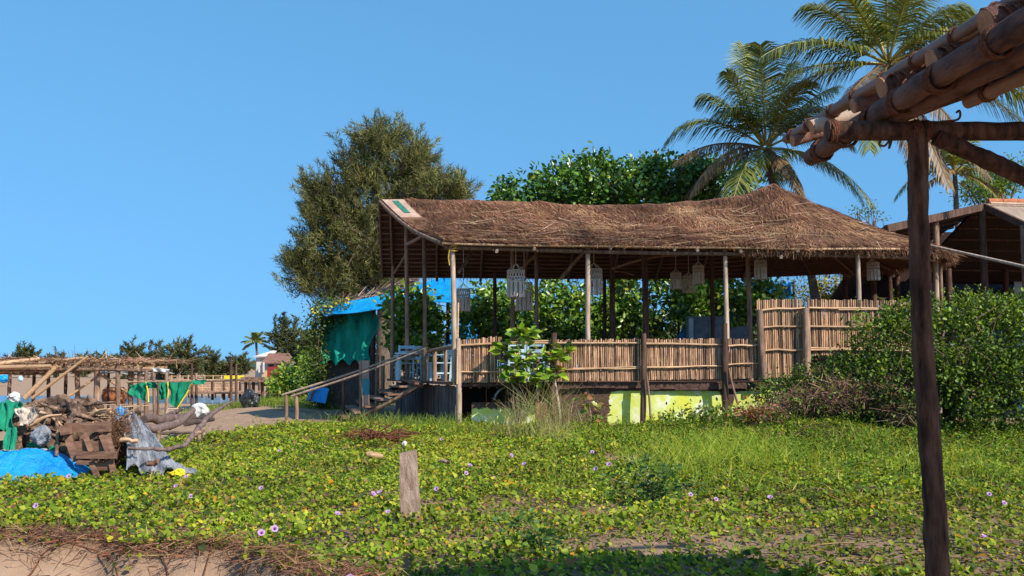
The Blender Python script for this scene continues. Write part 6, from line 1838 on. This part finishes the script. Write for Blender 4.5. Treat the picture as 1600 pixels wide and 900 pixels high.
SLB = ['pale stick at the top left of the heap near the white cloth', 'steep stick crossing the middle of the heap', 'stick lying right of centre across the heap top', 'stick leaning left behind the top of the broken frame', 'stick just above the plastic bag', 'stick at the back crest of the heap near the wrapper', 'stick leaning up at the top of the silver tarpaulin', 'flat stick on the crest right of the root stump', 'short stick beside the upper left corner of the broken frame', 'stick below the heap crest left of the root stump']
STK = [(46, 664, 96, 648), (70, 690, 120, 655), (120, 648, 170, 662), (150, 640, 120, 668), (20, 690, 60, 660), (92, 640, 60, 628), (170, 668, 205, 645), (130, 632, 180, 628), (100, 700, 130, 690), (64, 645, 100, 668)]
for k, (u0, v0, u1, v1) in enumerate(STK):
    a, b = at(u0, v0, 13.05 + .04 * k), at(u1, v1, 13.25)
    m_ = MB().tube(cr([a, (a + b) / 2 + np.array((0, 0, random.uniform(-.03, .04))), b], 4), [.03, .022, .014], 6, rough=.2)
    tag(m_.build("broken_stick", M['drift'] if k % 3 else M['rail']), SLB[k], "stick", "broken sticks on the heap")
for k in range(9):
    u, v = random.uniform(20, 190), random.uniform(640, 700)
    a = at(u, v, 13.1); d = np.array((random.uniform(-.3, .3), random.uniform(-.1, .1), random.uniform(-.15, .2)))
    tag(MB().bar(a, a + d, .07, .018, rdir(1)[0]).build("splintered_board", M['board'] if k % 2 else M['drift']), "splintered bit of board wedged in the driftwood heap", "board", "bits of board in the heap")

# ------------------------------------------------------------------ foreground pole shelter (near right)
FS = thing("pole_shelter", "rough log and bamboo shelter frame leaning in from the right foreground", "shelter", (2.2, 5, -.1))
SC = 0.746
YPO = 4.12
ZP, ZR, ZL = 2.65, 2.62, 2.48          # outer bamboo, top of rafters, eave log
def P3(u, v, d): return at(u, v, d * SC)
def PP(u, v): return at(u, v, YPO)
def coil(P, r, turns, rr, name="rope_lashing", par=FS, mat='rope', tilt=.3):
    """rope wound round a point of a pole: P centre, axis"""
    c, ax = P
    ax = ax / np.linalg.norm(ax)
    n1 = np.cross(ax, (0, 0, 1.0)); n1 /= np.linalg.norm(n1); n2 = np.cross(ax, n1)
    mb = MB()
    m = int(turns * 14)
    pts = [c + ax * (rr * 1.9 * (k / 14 - turns / 2)) + (n1 * math.cos(k / 14 * 2 * math.pi) + n2 * math.sin(k / 14 * 2 * math.pi)) * r * (1 + .05 * math.sin(k)) for k in range(m + 1)]
    mb.tube(pts, rr, 6)
    return mb.build(name, M[mat], par)
def beam(a, b, r, mt, name, knots=0, n=12, rough=.045, bow=0.0):
    P = cr([a, a + (b - a) * .35 + np.array((0, 0, bow)), a + (b - a) * .7 - np.array((0, 0, bow * .5)), b], 12)
    P[1:-1] += rng.normal(0, .0012, (len(P) - 2, 3))
    rr = np.interp(np.linspace(0, 1, 25), [0, 1], r) * (1 + rng.normal(0, .022, 25))
    o = MB().tube(P, rr, n, rough=rough).build(name, M[mt], FS)
    return o
def along(a, b, t): return a + (b - a) * t
# the upright
pt = PP(1433, 205); pb_ = pt.copy(); pb_[2] = -.2; pb_[0] = pt[0] + .015
P = cr([pb_, along(pb_, pt, .35) + np.array((.012, 0, 0)), along(pb_, pt, .7) + np.array((-.012, 0, 0)), pt], 16)
P[1:-1] += rng.normal(0, .0012, (len(P) - 2, 3))
o = MB().tube(P, list(np.array([.047, .046, .045, .047, .043, .044, .042, .041, .043, .040, .042]) * (1 + rng.normal(0, .015, 11))), 14, rough=.05).build("post", M['logdark'], FS)
# beam across on the post
ba, bb_ = PP(1292, 204), PP(1430, 206); be = bb_ + (np.array((1.0, .04, 0.0))) * 2.4
bm = beam(ba, be, [.042, .038], 'logdark', "cross_beam", bow=.005)
for (u, t_) in ((1300, 3), (1428, 4), (1445, 2)):
    coil((PP(u, 206), np.array((1.0, .03, .1))), .046, t_, .005)
# knee brace
beam(PP(1462, 214), PP(1462, 214) + (PP(1600, 276) - PP(1462, 214)) * 1.6, [.036, .04], 'logdark', "brace")
# big eave log and its neighbour below
a1, b1 = gat(1268, 245, ZL), gat(1600, 40, ZL)
b1 = a1 + (b1 - a1) * 2.0
L1 = beam(a1, b1, [.046, .05], 'log', "eave_log", bow=.01, rough=.05)
d1 = (b1 - a1)
a2, b2 = gat(1372, 196, ZL - .02), gat(1600, 84, ZL - .02); b2 = a2 + (b2 - a2) * 2
beam(a2, b2, [.036, .042], 'log', "eave_log", rough=.05)
a5, b5 = gat(1440, 168, ZL - .01), gat(1600, 106, ZL - .01); b5 = a5 + (b5 - a5) * 2
beam(a5, b5, [.03, .034], 'log', "eave_log")
# lower pole with free end
a3, b3 = gat(1512, 159, ZL - .06), gat(1600, 120, ZL - .06); b3 = a3 + (b3 - a3) * 2.4
beam(a3, b3, [.026, .032], 'bamboo', "lower_pole")
coil((along(a3, b3, .16), b3 - a3), .032, 2, .005)
# thin outer bamboo
a4, b4 = gat(1230, 217, ZP), gat(1604, -10, ZP); b4 = a4 + (b4 - a4) * 2.0
beam(a4, b4, [.028, .033], 'bamboo', "outer_bamboo", rough=.02)
a6, b6 = gat(1480, 74, ZP - .02), gat(1600, 8, ZP - .02); b6 = a6 + (b6 - a6) * 2
beam(a6, b6, [.016, .018], 'bamboo', "outer_bamboo")
# rafters: log ends facing left, running up to the right under the cover
for (u, v, d, r, mt) in ((1238, 221, 7.22, .030, 'log'), (1268, 199, 6.98, .036, 'palepost'), (1333, 166, 6.4, .034, 'log'), (1377, 138, 6.05, .048, 'log'), (1456, 97, 5.45, .048, 'log'), (1541, 38, 4.88, .052, 'log'), (1640, -30, 4.35, .05, 'log')):
    p = gat(u, v, ZR - r)
    q = p + np.array((3.2, .05, .96))
    o = beam(p, q, [r, r * 1.05], mt, "rafter", rough=.04)
    ax = (q - p) / np.linalg.norm(q - p)
    Pc = [p - ax * .002, p + ax * .006]
    MB().tube(Pc, [r * 1.0, r * .985], 12).build("sawn_end", M['cut'], o)
# more rafters towards the viewer (outside the picture, they carry the cover)
for k in range(7):
    yk = gat(1640, -30, ZR - .05)[1] - .5 * (k + 1)
    p = np.array((a4[0] + (b4 - a4)[0] * (yk - a4[1]) / (b4 - a4)[1] + .03, yk, ZR - .05))
    beam(p, p + np.array((3.2, .05, .96)), [.05, .05], 'log', "rafter")
# lashings along the logs
for t_, tn in ((.04, 4), (.12, 3), (.20, 5), (.27, 4), (.355, 5), (.46, 4)):
    coil((along(a1, b1, t_), d1), .054, tn, .0055)
for t_ in (.02, .075, .14, .20, .265, .33, .40, .46):
    coil((along(a4, b4, t_), b4 - a4), .033, 2, .0045)
for (u, v, d) in ((1395, 133, 5.98), (1472, 92, 5.4), (1565, 32, 4.8)):
    for k in range(2):
        coil((gat(u + 4 + 14 * k, v - 3 * k, ZR - .048), np.array((3.2, .05, .96))), .052, 2, .005)
# loose rope ends
for pts in ([(1470, 190, 6.5), (1493, 188, 6.5), (1500, 182, 6.5), (1499, 173, 6.5), (1494, 176, 6.5)], [(1376, 219, 6.5), (1374, 226, 6.5), (1382, 228, 6.5), (1390, 220, 6.5), (1389, 232, 6.5), (1393, 220, 6.5)], [(1600, 10, 4.46), (1592, 26, 4.5), (1584, 40, 4.55)]):
    MB().tube(cr([(PP(p[0], p[1]) if p[2] > 6 else P3(*p)) for p in pts], 5), .005, 5).build("rope_end", M['rope'], FS)
# woven palm-leaf cover lying on the rafters
zc = ZR + .002
x0 = a4[0]
def left_x(y): return a4[0] + (b4 - a4)[0] * (y - a4[1]) / (b4 - a4)[1] + .05
G = []
for i, f_ in enumerate(np.linspace(0, 1, 18)):
    G.append([(left_x(y) + f_ * 3.4, y, zc + .012 + 1.02 * f_ + .012 * float(wob(f_ * 15, y * 5, 1, 2))) for y in np.linspace(-2.2, 4.72, 34)])
cvr = MB().grid(G, .02).build("roof_cover", M['under'], FS)
n = 2600
P = np.stack([rng.uniform(.08, 3.0, n), rng.uniform(-2.2, 4.5, n), np.zeros(n)], 1); P[:, 2] = zc + .03 + .30 * P[:, 0]; P[:, 0] += left_x(P[:, 1])
bigmesh("cover_straw", *blades(P, unit(np.stack([rng.normal(0, 1, n), rng.normal(0, .5, n), rng.normal(0.0, .02, n)], 1)), np.tile((-.29, 0, 1.0), (n, 1)), rng.uniform(.1, .3, n), .015, pick([(.2, .11, .07), (.3, .18, .11)], n)), M['straw'], FS)["kind"] = "stuff"
# further upright towards the viewer
for (x, y) in ((pt[0] + .02, 1.4), (pt[0] + 2.3, 5.0), (pt[0] + 2.3, 1.4)):
    MB().tube([(x, y, -.7), (x, y, zc - .05 + .30 * max(0, x - 1.6))], .055, 10, rough=.03).build("post", M['logdark'], FS)
